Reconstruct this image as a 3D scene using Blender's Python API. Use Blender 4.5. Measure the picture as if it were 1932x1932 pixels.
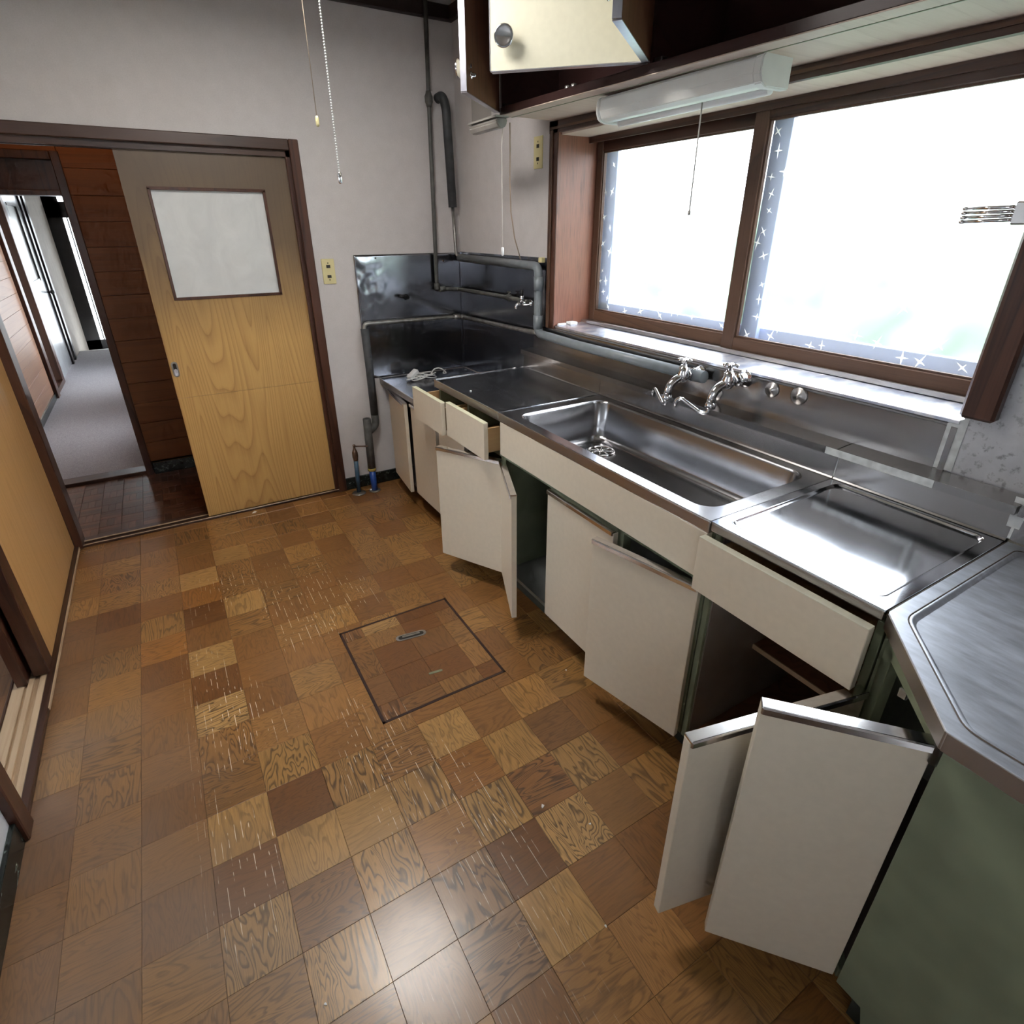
import bpy, bmesh, math, random
from mathutils import Vector, Matrix, Euler
random.seed(7)
for o in list(bpy.data.objects): bpy.data.objects.remove(o, do_unlink=True)
SC = bpy.context.scene
COL = SC.collection
# ------------------------------------------------------------------ camera
F_PX, CX_PX, CY_PX, W_PX = 1057.1159, 966.0, 929.4619, 1932.0
CAM = Vector((-1.5378, -3.1296, 1.4218))
ROT = Euler((math.radians(64.654), math.radians(0.145), math.radians(-31.006)), 'XYZ')
cd = bpy.data.cameras.new('camera'); co = bpy.data.objects.new('camera', cd); COL.objects.link(co)
co.location = CAM; co.rotation_euler = ROT
cd.sensor_fit = 'HORIZONTAL'; cd.sensor_width = 36.0; cd.lens = F_PX / W_PX * 36.0
cd.shift_y = (CY_PX - 966.0) / W_PX; cd.clip_start = 0.02; cd.clip_end = 200
SC.camera = co
# ------------------------------------------------------------------ light
SKY_STRENGTH, LAMP_STRENGTH, HALL_STRENGTH, EXPOSURE = 6.6, 44.0, 24.0, 0.50
wd = bpy.data.worlds.new('overcast_sky'); SC.world = wd; wd.use_nodes = True
nt = wd.node_tree; nt.nodes.clear()
wo = nt.nodes.new('ShaderNodeOutputWorld'); wb = nt.nodes.new('ShaderNodeBackground')
wb.inputs[0].default_value = (0.89, 0.945, 1.0, 1); wb.inputs[1].default_value = SKY_STRENGTH
nt.links.new(wb.outputs[0], wo.inputs[0])
SC.view_settings.view_transform = 'Standard'; SC.view_settings.look = 'None'
SC.view_settings.gamma = 1.0; SC.view_settings.use_curve_mapping = False
SC.view_settings.exposure = EXPOSURE
SC.cycles.max_bounces = 6; SC.cycles.diffuse_bounces = 3; SC.cycles.glossy_bounces = 3; SC.cycles.transmission_bounces = 4; SC.cycles.transparent_max_bounces = 6
SC.cycles.use_adaptive_sampling = True; SC.cycles.adaptive_threshold = 0.05; SC.cycles.adaptive_min_samples = 16
# ------------------------------------------------------------------ photo pixel -> point on a known plane
RM = ROT.to_matrix()
def on(ax, v, px, py):
    d = RM @ Vector(((px - CX_PX) / F_PX, -(py - CY_PX) / F_PX, -1.0))
    return CAM + d * ((v - CAM[ax]) / d[ax])
onX = lambda v, x, y: on(0, v, x, y)
onY = lambda v, x, y: on(1, v, x, y)
onZ = lambda v, x, y: on(2, v, x, y)
# ------------------------------------------------------------------ materials
class NT:
    def __init__(s, name):
        s.m = bpy.data.materials.new(name); s.m.use_nodes = True; s.t = s.m.node_tree
        s.t.nodes.clear(); s.out = s.n('OutputMaterial'); s.b = s.n('BsdfPrincipled')
        s.l(s.b.outputs[0], s.out.inputs[0])
    def n(s, kind, **kw):
        nd = s.t.nodes.new('ShaderNode' + kind)
        for k, v in kw.items(): setattr(nd, k, v)
        return nd
    def l(s, a, b): s.t.links.new(a, b)
    def set(s, **kw):
        for k, v in kw.items():
            i = s.b.inputs[k.replace('_', ' ')]
            i.default_value = (tuple(v) + (1,)) if isinstance(v, (tuple, list)) else v
    def coord(s, kind='Object', scale=(1, 1, 1), rot=(0, 0, 0)):
        c = s.n('TexCoord'); mp = s.n('Mapping')
        mp.inputs['Scale'].default_value = scale; mp.inputs['Rotation'].default_value = rot
        s.l(c.outputs[kind], mp.inputs['Vector']); return mp.outputs[0]
    def pos(s, scale=(1, 1, 1)):
        g = s.n('NewGeometry'); mp = s.n('Mapping'); mp.inputs['Scale'].default_value = scale
        s.l(g.outputs['Position'], mp.inputs['Vector']); return mp.outputs[0]
    def noise(s, vec, scale=5.0, detail=2.0, rough=.5, dist=0.0, dim='3D', w=None):
        nd = s.n('TexNoise', noise_dimensions=dim)
        nd.inputs['Scale'].default_value = scale; nd.inputs['Detail'].default_value = detail
        nd.inputs['Roughness'].default_value = rough; nd.inputs['Distortion'].default_value = dist
        s.l(vec, nd.inputs['Vector'])
        if w is not None: s.l(w, nd.inputs['W'])
        return nd.outputs['Fac']
    def ramp(s, fac, stops, interp='LINEAR'):
        r = s.n('ValToRGB'); cr = r.color_ramp; cr.interpolation = interp
        while len(cr.elements) < len(stops): cr.elements.new(.5)
        for e, (p, c) in zip(cr.elements, stops):
            e.position = p; e.color = (c, c, c, 1) if isinstance(c, (int, float)) else tuple(c) + (1,)
        s.l(fac, r.inputs[0]); return r.outputs[0]
    def math(s, op, a, b=None, c=None):
        nd = s.n('Math', operation=op)
        for i, v in enumerate((a, b, c)):
            if v is None: continue
            if isinstance(v, (int, float)): nd.inputs[i].default_value = v
            else: s.l(v, nd.inputs[i])
        return nd.outputs[0]
    def mix(s, fac, a, b, mode='MIX'):
        nd = s.n('Mix', data_type='RGBA', blend_type=mode)
        for k, v in ((0, fac), (6, a), (7, b)):
            if isinstance(v, (int, float)): nd.inputs[k].default_value = v
            elif isinstance(v, (tuple, list)): nd.inputs[k].default_value = tuple(v) + (1,)
            else: s.l(v, nd.inputs[k])
        return nd.outputs[2]
    def bump(s, h, strength=.2, dist=.001):
        b = s.n('Bump'); b.inputs['Strength'].default_value = strength; b.inputs['Distance'].default_value = dist
        s.l(h, b.inputs['Height']); s.l(b.outputs[0], s.b.inputs['Normal'])
    def color(s, c): s.l(c, s.b.inputs['Base Color'])
    def rough(s, c): s.l(c, s.b.inputs['Roughness'])
def plain(name, col, rough=.5, metal=0.0, var=.08, scale=30, bump=0.0, spec=.5):
    t = NT(name); t.set(Roughness=rough, Metallic=metal, Specular_IOR_Level=spec)
    f = t.noise(t.coord(), scale, 1)
    d = [max(0, c * (1 - var)) for c in col]; h = [min(1, c * (1 + var)) for c in col]
    t.color(t.ramp(f, [(.3, d), (.7, h)]))
    if bump: t.bump(f, bump, .001)
    return t.m
def wood(name, light, dark, axis='z', freq=6.0, rings=7.0, stretch=.12, rough=.4, bump=.08, contrast=.6, fine=.25, coat=0.0):
    """contour lines of a stretched noise: straight grain that closes into cathedrals"""
    t = NT(name)
    sc = {'x': (stretch, 1, 1), 'y': (1, stretch, 1), 'z': (1, 1, stretch)}[axis]
    v = t.coord('Object', sc)
    f = t.noise(v, freq, 1.0, .35, .3)
    saw = t.math('FRACT', t.math('MULTIPLY', f, rings))
    line = t.ramp(saw, [(0, 1.0), (.12, .55), (.45, .15), (.85, .0), (.97, .35), (1.0, 1.0)])
    sc2 = tuple(k * (.3 if k < 1 else 1) for k in sc)
    fib = t.noise(t.coord('Object', sc2), freq * 28, 2, .6)
    fac = t.math('ADD', t.math('MULTIPLY', line, contrast), t.math('MULTIPLY', t.math('SUBTRACT', fib, .5), fine * 2))
    big = t.noise(t.coord('Object'), 2.0, 2)
    base = t.mix(t.ramp(big, [(.35, 0.0), (.7, .35)]), light, [.7 * a + .3 * b for a, b in zip(light, dark)])
    t.color(t.mix(t.ramp(fac, [(0, 0.0), (1, 1.0)]), base, dark))
    t.set(Roughness=rough, Coat_Weight=coat, Coat_Roughness=.15)
    return t
M = {}
M['door_wood'] = wood('door_oak_veneer', (.58, .355, .125), (.27, .125, .030), 'z', 4.2, 46, .065, .42, .03, .55, .25)
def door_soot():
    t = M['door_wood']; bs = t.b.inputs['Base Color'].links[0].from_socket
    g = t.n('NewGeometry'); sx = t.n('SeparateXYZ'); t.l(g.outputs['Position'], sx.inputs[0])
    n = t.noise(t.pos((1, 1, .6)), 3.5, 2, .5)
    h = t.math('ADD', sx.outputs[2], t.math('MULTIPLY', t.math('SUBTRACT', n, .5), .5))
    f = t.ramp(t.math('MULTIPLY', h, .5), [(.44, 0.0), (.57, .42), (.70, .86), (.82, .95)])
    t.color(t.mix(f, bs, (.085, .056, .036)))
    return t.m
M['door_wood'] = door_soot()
M['left_door_wood'] = wood('left_door_veneer', (.60, .345, .135), (.42, .21, .065), 'z', 5.0, 16, .06, .4, .04, .35, .2).m
M['dark_wood'] = wood('dark_red_brown_varnish', (.085, .033, .019), (.022, .009, .007), 'z', 8, 6, .08, .32, .1, .7, .4).m
M['dark_wood_h'] = wood('dark_red_brown_varnish_lying', (.065, .029, .018), (.020, .009, .007), 'y', 8, 6, .08, .35, .1, .7, .4).m
M['dark_wood_x'] = wood('dark_brown_varnish_header', (.062, .029, .018), (.020, .009, .007), 'x', 8, 6, .08, .35, .1, .7, .4).m
M['reveal_wood'] = wood('worn_red_reveal_board', (.215, .082, .048), (.065, .026, .018), 'z', 14, 3, .10, .42, .12, .45, 1.3).m
M['sash_wood'] = wood('sash_brown_wood', (.112, .054, .028), (.032, .014, .010), 'y', 10, 6, .1, .5, .15, .6, .5).m
M['sash_wood_v'] = wood('sash_brown_wood_upright', (.092, .044, .024), (.032, .014, .010), 'z', 10, 6, .1, .5, .15, .6, .5).m
M['plank'] = wood('hall_plank_wood', (.235, .080, .022), (.105, .032, .010), 'x', 6, 9, .05, .5, .05, .35, .3).m
M['plank_pale'] = wood('corridor_plank_wood', (.42, .22, .13), (.22, .10, .055), 'y', 6, 9, .05, .4, .05, .35, .3).m
M['cab_wood'] = wood('cabinet_door_back_veneer', (.215, .095, .048), (.085, .036, .020), 'z', 12, 6, .08, .45, .05, .5, .4).m
M['cab_dark'] = wood('cabinet_carcass_dark', (.040, .016, .014), (.016, .007, .007), 'y', 8, 5, .08, .4, .05, .5, .3).m
M['soffit'] = wood('cabinet_underside_pale_veneer', (.52, .42, .35), (.36, .26, .20), 'x', 9, 8, .09, .5, .03, .4, .3).m
M['drawer_box'] = wood('drawer_box_plywood', (.50, .32, .15), (.36, .20, .08), 'x', 9, 7, .08, .55, .04, .4, .3).m
M['next_floor'] = wood('next_room_boards', (.19, .092, .038), (.08, .036, .015), 'y', 7, 8, .06, .3, .05, .5, .4).m
M['track_wood'] = wood('bare_track_wood', (.50, .36, .23), (.36, .23, .13), 'y', 9, 6, .05, .6, .05, .4, .4).m
M['cream'] = plain('cream_laminate', (.69, .61, .49), .38, 0, .02, 60)
M['cream_edge'] = plain('yellowed_laminate_edge', (.62, .60, .42), .5, 0, .04, 40)
M['upper_cream'] = plain('upper_cream_laminate', (.68, .655, .52), .35, 0, .02, 60)
M['sage'] = plain('sage_green_paint', (.205, .235, .155), .5, 0, .10, 14, .05)
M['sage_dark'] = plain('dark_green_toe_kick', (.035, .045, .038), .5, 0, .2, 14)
M['inside_grey'] = plain('grey_cupboard_lining', (.30, .31, .30), .5, 0, .15, 8)
M['inside_brown'] = plain('taupe_cupboard_lining', (.22, .185, .165), .45, 0, .12, 8)
M['chrome'] = plain('chrome', (.80, .80, .82), .10, 1.0, .03, 30)
M['strip'] = plain('chromed_handle_strip', (.78, .77, .78), .16, 1.0, .05, 60)
M['alu_strip'] = plain('brushed_edge_strip', (.62, .62, .70), .28, 1.0, .05, 60)
M['iron_pipe'] = plain('painted_dark_pipe', (.085, .085, .078), .5, 0, .2, 30)
M['lagging'] = plain('dark_pipe_lagging', (.050, .054, .058), .62, 0, .25, 25, .3)
M['pvc'] = plain('grey_plastic_pipe', (.175, .195, .21), .38, 0, .1, 25)
M['steel_pipe'] = plain('dull_steel_pipe', (.30, .29, .27), .4, .8, .25, 30)
M['grey_sleeve'] = plain('grey_pipe_sleeve', (.075, .075, .072), .7, 0, .2, 40, .2)
M['blue_pipe'] = plain('bright_blue_pipe', (.012, .065, .32), .35, 0, .1, 20)
M['navy_pipe'] = plain('navy_pipe', (.035, .085, .14), .4, 0, .15, 20)
M['yellow_tape'] = plain('yellow_tape', (.42, .33, .08), .5, 0, .1, 20)
M['brass'] = plain('dull_brass_valve', (.19, .13, .10), .4, .8, .3, 40)
M['black_rubber'] = plain('black_rubber', (.012, .012, .012), .5, 0, .2, 20)
M['ivory'] = plain('ivory_plastic', (.66, .58, .30), .4, 0, .04, 20)
M['slot'] = plain('socket_dark_slot', (.012, .010, .008), .6, 0, 0, 20)
M['white_plastic'] = plain('white_plastic', (.74, .74, .73), .4, 0, .03, 20)
M['lamp_white'] = plain('lamp_housing_white', (.70, .71, .68), .35, 0, .03, 20)
M['cord_white'] = plain('off_white_cord', (.62, .58, .53), .6, 0, .05, 60)
M['cord_tan'] = plain('tan_cord', (.42, .33, .25), .6, 0, .05, 60)
M['grey_plastic'] = plain('aged_grey_plastic', (.30, .28, .255), .5, 0, .1, 20)
M['cornice'] = plain('near_black_cornice', (.022, .012, .012), .4, 0, .2, 20)
M['ceiling'] = plain('ceiling_board', (.50, .46, .40), .8, 0, .08, 12, .1)
M['carpet'] = plain('grey_carpet', (.36, .34, .36), .95, 0, .22, 160, .5)
M['black_door'] = plain('black_entrance_door', (.010, .008, .008), .3, 0, .3, 10)
M['grey_door'] = plain('grey_white_corridor_door', (.48, .50, .53), .25, 0, .05, 10)
M['corr_wall'] = plain('corridor_plaster', (.45, .41, .36), .7, 0, .06, 12)
M['hinge'] = plain('dark_hinge_metal', (.10, .10, .095), .4, .9, .2, 30)
M['paper'] = plain('white_paper_scrap', (.80, .80, .78), .7, 0, .05, 60)
M['hedge'] = plain('garden_hedge', (.24, .36, .24), .8, 0, .4, 8)
M['garden'] = plain('garden_gravel', (.42, .44, .40), .9, 0, .2, 5)
M['outer_alu'] = plain('blue_grey_outer_sash', (.32, .44, .80), .4, 0, .05, 20)
M['clear_tape'] = plain('whitened_clear_tape', (.60, .62, .62), .3, 0, .15, 50)
def wallpaper(name, col, fleck=.10):
    t = NT(name)
    a = t.noise(t.coord(), 210, 1, .7); b = t.noise(t.coord(), 16, 3, .6); c = t.noise(t.coord(), 1.3, 1)
    f = t.math('ADD', t.math('MULTIPLY', a, .5), t.math('MULTIPLY', b, .5))
    k = t.ramp(f, [(.35, [x * (1 - fleck) for x in col]), (.65, col)])
    t.color(t.mix(t.ramp(c, [(.4, 0.0), (.75, .16)]), k, [x * y for x, y in zip(col, (.80, .74, .66))]))
    t.set(Roughness=.85, Specular_IOR_Level=.25); t.bump(a, .25, .0008)
    return t.m
M['wallpaper'] = wallpaper('fleck_wallpaper', (.62, .585, .575))
M['wall_white'] = wallpaper('pale_wallpaper', (.62, .64, .68))
def marble():
    t = NT('black_marble_vinyl'); v = t.coord('Object', (1, .45, 1))
    f = t.noise(v, 26, 4, .6, 1.6)
    t.color(t.ramp(f, [(.0, (.010, .012, .011)), (.60, (.014, .018, .016)), (.645, (.12, .16, .14)), (.68, (.012, .015, .014))]))
    t.set(Roughness=.25); return t.m
M['marble'] = marble()
def steel(name, col, rlo, rhi, dirt=0.0, dirtcol=(.10, .085, .07), bump=.12, bscale=5, scratch=True, metal=1.0, dscale=5):
    t = NT(name); v = t.coord()
    n = t.noise(v, 5, 3, .5); n2 = t.noise(v, bscale, 1, .5); n3 = t.noise(v, dscale, 3, .5)
    t.rough(t.ramp(n, [(.25, rlo), (.75, rhi)]))
    base = t.ramp(n, [(.25, [c * .88 for c in col]), (.75, col)])
    if dirt: base = t.mix(t.ramp(n3, [(.38, 0.0), (.85, dirt)]), base, dirtcol)
    t.color(base); t.set(Metallic=metal)
    h = n2
    t.bump(h, bump, .012)
    return t.m
M['steel_top'] = steel('stainless_worktop', (.58, .59, .62), .17, .26, .5, (.20, .19, .18), .05, 4)
M['steel_tray'] = steel('stainless_tray_wet', (.72, .75, .82), .08, .15, .35, (.28, .27, .26), .10, 7)
M['steel_sink'] = steel('stainless_sink', (.36, .36, .375), .19, .255, .25, (.18, .165, .16), .02, 3)
M['steel_splash'] = steel('stained_splash_sheet', (.34, .35, .385), .14, .255, .75, (.06, .057, .056), .16, 4)
M['steel_crumple'] = steel('crumpled_splash_corner', (.50, .52, .56), .12, .30, .2, (.12, .11, .10), .55, 9)
M['steel_wall'] = steel('splash_sheet_under_window', (.42, .41, .41), .17, .26, .6, (.17, .14, .115), .05, 4)
M['steel_corner'] = steel('stainless_corner_top', (.62, .645, .70), .30, .46, .3, (.30, .29, .28), .03, 5)
def sill_steel():
    t = NT('streaky_steel_sill'); n = t.noise(t.coord('Object', (.55, 1, 1), (0, 0, .55)), 20, 3, .6)
    t.rough(t.ramp(n, [(.35, .29), (.62, .38)])); t.color(t.ramp(n, [(.40, (.62, .68, .82)), (.60, (.88, .90, .95))])); t.set(Metallic=.95); t.bump(n, .10, .006); return t.m
M['steel_sill'] = sill_steel()
def brushed():
    t = NT('scratched_corner_steel'); n = t.noise(t.coord('Object', (1, .25, 1), (0, 0, .6)), 60, 4, .65); m = t.noise(t.coord(), 6, 3, .5)
    f = t.math('ADD', t.math('MULTIPLY', n, .55), t.math('MULTIPLY', m, .45))
    t.rough(t.ramp(f, [(.35, .40), (.65, .58)])); t.color(t.ramp(f, [(.35, (.46, .49, .54)), (.65, (.74, .78, .86))])); t.set(Metallic=1.0); t.bump(n, .03, .002); return t.m
M['steel_corner'] = brushed()
M['rust_line'] = plain('dirty_rim_line', (.10, .075, .06), .6, 0, .3, 40)
M['steel_lip'] = steel('steel_front_lip', (.52, .50, .49), .29, .40, .4, (.18, .14, .12), .04, 6)
def right_panel():
    t = NT('spotted_steel_wall_sheet'); v = t.coord()
    n = t.noise(v, 6, 5, .65); sp = t.noise(v, 55, 4, .62); big = t.noise(v, 5, 2)
    base = t.ramp(n, [(.3, (.42, .425, .45)), (.7, (.60, .605, .63))])
    fm = t.math('MULTIPLY', t.ramp(sp, [(.55, 0.0), (.66, 1.0)]), t.ramp(big, [(.36, 0.0), (.58, .75)]))
    t.color(t.mix(fm, base, (.10, .09, .09))); t.set(Metallic=.55, Roughness=.48); t.bump(n, .05, .004)
    return t.m
M['steel_right'] = right_panel()
def floor_tile():
    t = NT('oak_parquet_tile')
    oi = t.n('ObjectInfo'); c = t.n('TexCoord')
    w = t.math('MULTIPLY', oi.outputs['Random'], 71.0)
    mp = t.n('Mapping'); mp.inputs['Scale'].default_value = (1, .22, 1); t.l(c.outputs['Object'], mp.inputs[0])
    f = t.noise(mp.outputs[0], 11, 3.0, .46, .7, '4D', w)
    ringn = t.math('ADD', 14.0, t.math('MULTIPLY', t.math('FRACT', t.math('MULTIPLY', oi.outputs['Random'], 7.3)), 22.0))
    saw = t.math('FRACT', t.math('MULTIPLY', f, ringn))
    line = t.ramp(saw, [(0, 1.0), (.14, .85), (.36, .10), (.86, .0), (1.0, .95)])
    mp2 = t.n('Mapping'); mp2.inputs['Scale'].default_value = (1, .07, 1); t.l(c.outputs['Object'], mp2.inputs[0])
    fib = t.noise(mp2.outputs[0], 300, 2, .65, 0, '4D', w)
    sh = t.noise(c.outputs['Object'], 9, 2, .5, 0, '4D', w)
    amt = t.math('MULTIPLY', line, oi.outputs['Alpha'])
    fac = t.math('ADD', amt, t.math('MULTIPLY', t.math('SUBTRACT', fib, .46), 1.1))
    base = t.mix(t.ramp(sh, [(.3, 0.0), (.75, .35)]), oi.outputs['Color'], (.17, .085, .028))
    dark = t.mix(.82, oi.outputs['Color'], (.035, .018, .010))
    col = t.mix(t.ramp(fac, [(0, 0.0), (1, 1.0)]), base, dark)
    # grey mixed in towards the left wall and near end, in uneven patches
    g = t.n('NewGeometry'); sx = t.n('SeparateXYZ'); t.l(g.outputs['Position'], sx.inputs[0])
    wn = t.noise(t.pos(), 3.0, 2, .55)
    d = t.math('ADD', t.math('MULTIPLY', t.math('ADD', sx.outputs[0], 1.72), -3.2), t.math('MULTIPLY', t.math('ADD', sx.outputs[1], 1.35), -1.1))
    film = t.math('MULTIPLY', t.ramp(d, [(0, 0.0), (1, 1.0)]), t.ramp(wn, [(.30, .15), (.65, .58)]))
    col = t.mix(film, col, (.205, .155, .125))
    # glints off waxy scored lines, put into the colour as pale dashes
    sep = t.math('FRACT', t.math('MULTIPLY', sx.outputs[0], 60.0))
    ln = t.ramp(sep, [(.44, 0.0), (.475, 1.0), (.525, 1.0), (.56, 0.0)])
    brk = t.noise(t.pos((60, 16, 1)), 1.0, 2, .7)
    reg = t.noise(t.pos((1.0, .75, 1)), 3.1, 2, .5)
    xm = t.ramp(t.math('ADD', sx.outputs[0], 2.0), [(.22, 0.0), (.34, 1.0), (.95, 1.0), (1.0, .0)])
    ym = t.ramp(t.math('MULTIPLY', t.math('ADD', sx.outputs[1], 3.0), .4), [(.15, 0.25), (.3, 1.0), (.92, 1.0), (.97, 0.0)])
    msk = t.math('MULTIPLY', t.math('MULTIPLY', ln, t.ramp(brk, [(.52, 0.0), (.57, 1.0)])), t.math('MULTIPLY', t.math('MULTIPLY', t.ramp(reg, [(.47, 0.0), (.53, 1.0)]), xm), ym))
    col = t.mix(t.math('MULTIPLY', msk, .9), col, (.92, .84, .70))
    t.color(col)
    rn = t.noise(t.pos(), 4.0, 2, .5)
    t.rough(t.math('ADD', t.ramp(rn, [(.3, .285), (.7, .36)]), t.math('MULTIPLY', film, .18)))
    t.set(Specular_IOR_Level=.5, Coat_Weight=.25, Coat_Roughness=.18)
    return t.m
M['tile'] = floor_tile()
M['tile_gap'] = plain('dark_floor_joint', (.10, .050, .022), .7, 0, .2, 30)
def hall_parquet():
    t = NT('small_dark_parquet_block'); oi = t.n('ObjectInfo')
    f = t.noise(t.coord('Object', (1, .12, 1)), 60, 3)
    t.color(t.mix(t.ramp(f, [(.35, 0.0), (.7, .6)]), oi.outputs['Color'], (.05, .02, .012)))
    t.set(Roughness=.28); return t.m
M['hall_block'] = hall_parquet()
def frosted(name, col, blur=.88):
    t = NT(name); t.t.nodes.remove(t.b)
    tr = t.n('BsdfTranslucent'); tr.inputs[0].default_value = tuple(col) + (1,)
    rf = t.n('BsdfRefraction'); rf.inputs['Color'].default_value = (1, 1, 1, 1); rf.inputs['Roughness'].default_value = .27; rf.inputs['IOR'].default_value = 1.25
    gl = t.n('BsdfGlossy'); gl.inputs['Roughness'].default_value = .12
    m1 = t.n('MixShader'); m1.inputs[0].default_value = blur; m2 = t.n('MixShader'); m2.inputs[0].default_value = .05
    t.l(tr.outputs[0], m1.inputs[1]); t.l(rf.outputs[0], m1.inputs[2]); t.l(m1.outputs[0], m2.inputs[1]); t.l(gl.outputs[0], m2.inputs[2])
    t.l(m2.outputs[0], t.out.inputs[0]); return t.m
M['frost'] = frosted('frosted_pane', (.93, .97, 1.0))
def clear_face():
    t = NT('clear_glass_back_face'); t.t.nodes.remove(t.b); a = t.n('BsdfTransparent'); t.l(a.outputs[0], t.out.inputs[0]); return t.m
M['clear'] = clear_face()
def star_mat():
    t = NT('etched_star_white'); t.set(Base_Color=(.95, .97, 1.0), Roughness=.3)
    tr = t.n('BsdfTranslucent'); tr.inputs[0].default_value = (1, 1, 1, 1); m = t.n('MixShader'); m.inputs[0].default_value = .8
    t.l(t.b.outputs[0], m.inputs[1]); t.l(tr.outputs[0], m.inputs[2]); t.l(m.outputs[0], t.out.inputs[0]); return t.m
M['star'] = star_mat()
def milk_pane():
    t = NT('mottled_milk_pane'); f = t.noise(t.coord('Object', (1, 1, .7)), 9, 4, .6, 1.0)
    t.color(t.ramp(f, [(.3, (.60, .61, .605)), (.7, (.70, .71, .70))])); t.set(Roughness=.3); return t.m
M['milk'] = milk_pane()
def acrylic():
    t = NT('clear_acrylic_plate'); t.t.nodes.remove(t.b)
    a = t.n('BsdfTransparent'); a.inputs[0].default_value = (.82, .82, .80, 1); g = t.n('BsdfGlossy'); g.inputs['Roughness'].default_value = .15
    m = t.n('MixShader'); m.inputs[0].default_value = .10; t.l(a.outputs[0], m.inputs[1]); t.l(g.outputs[0], m.inputs[2]); t.l(m.outputs[0], t.out.inputs[0]); return t.m
M['acrylic'] = acrylic()
def emit(name, col, s):
    t = NT(name); t.set(Base_Color=(.8, .8, .8), Emission_Color=col, Emission_Strength=s); return t.m
M['tube'] = emit('lit_fluorescent_ring', (1.0, .96, .92), LAMP_STRENGTH)
M['bulb'] = emit('lit_warm_bulb', (1.0, .50, .16), HALL_STRENGTH)
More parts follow.
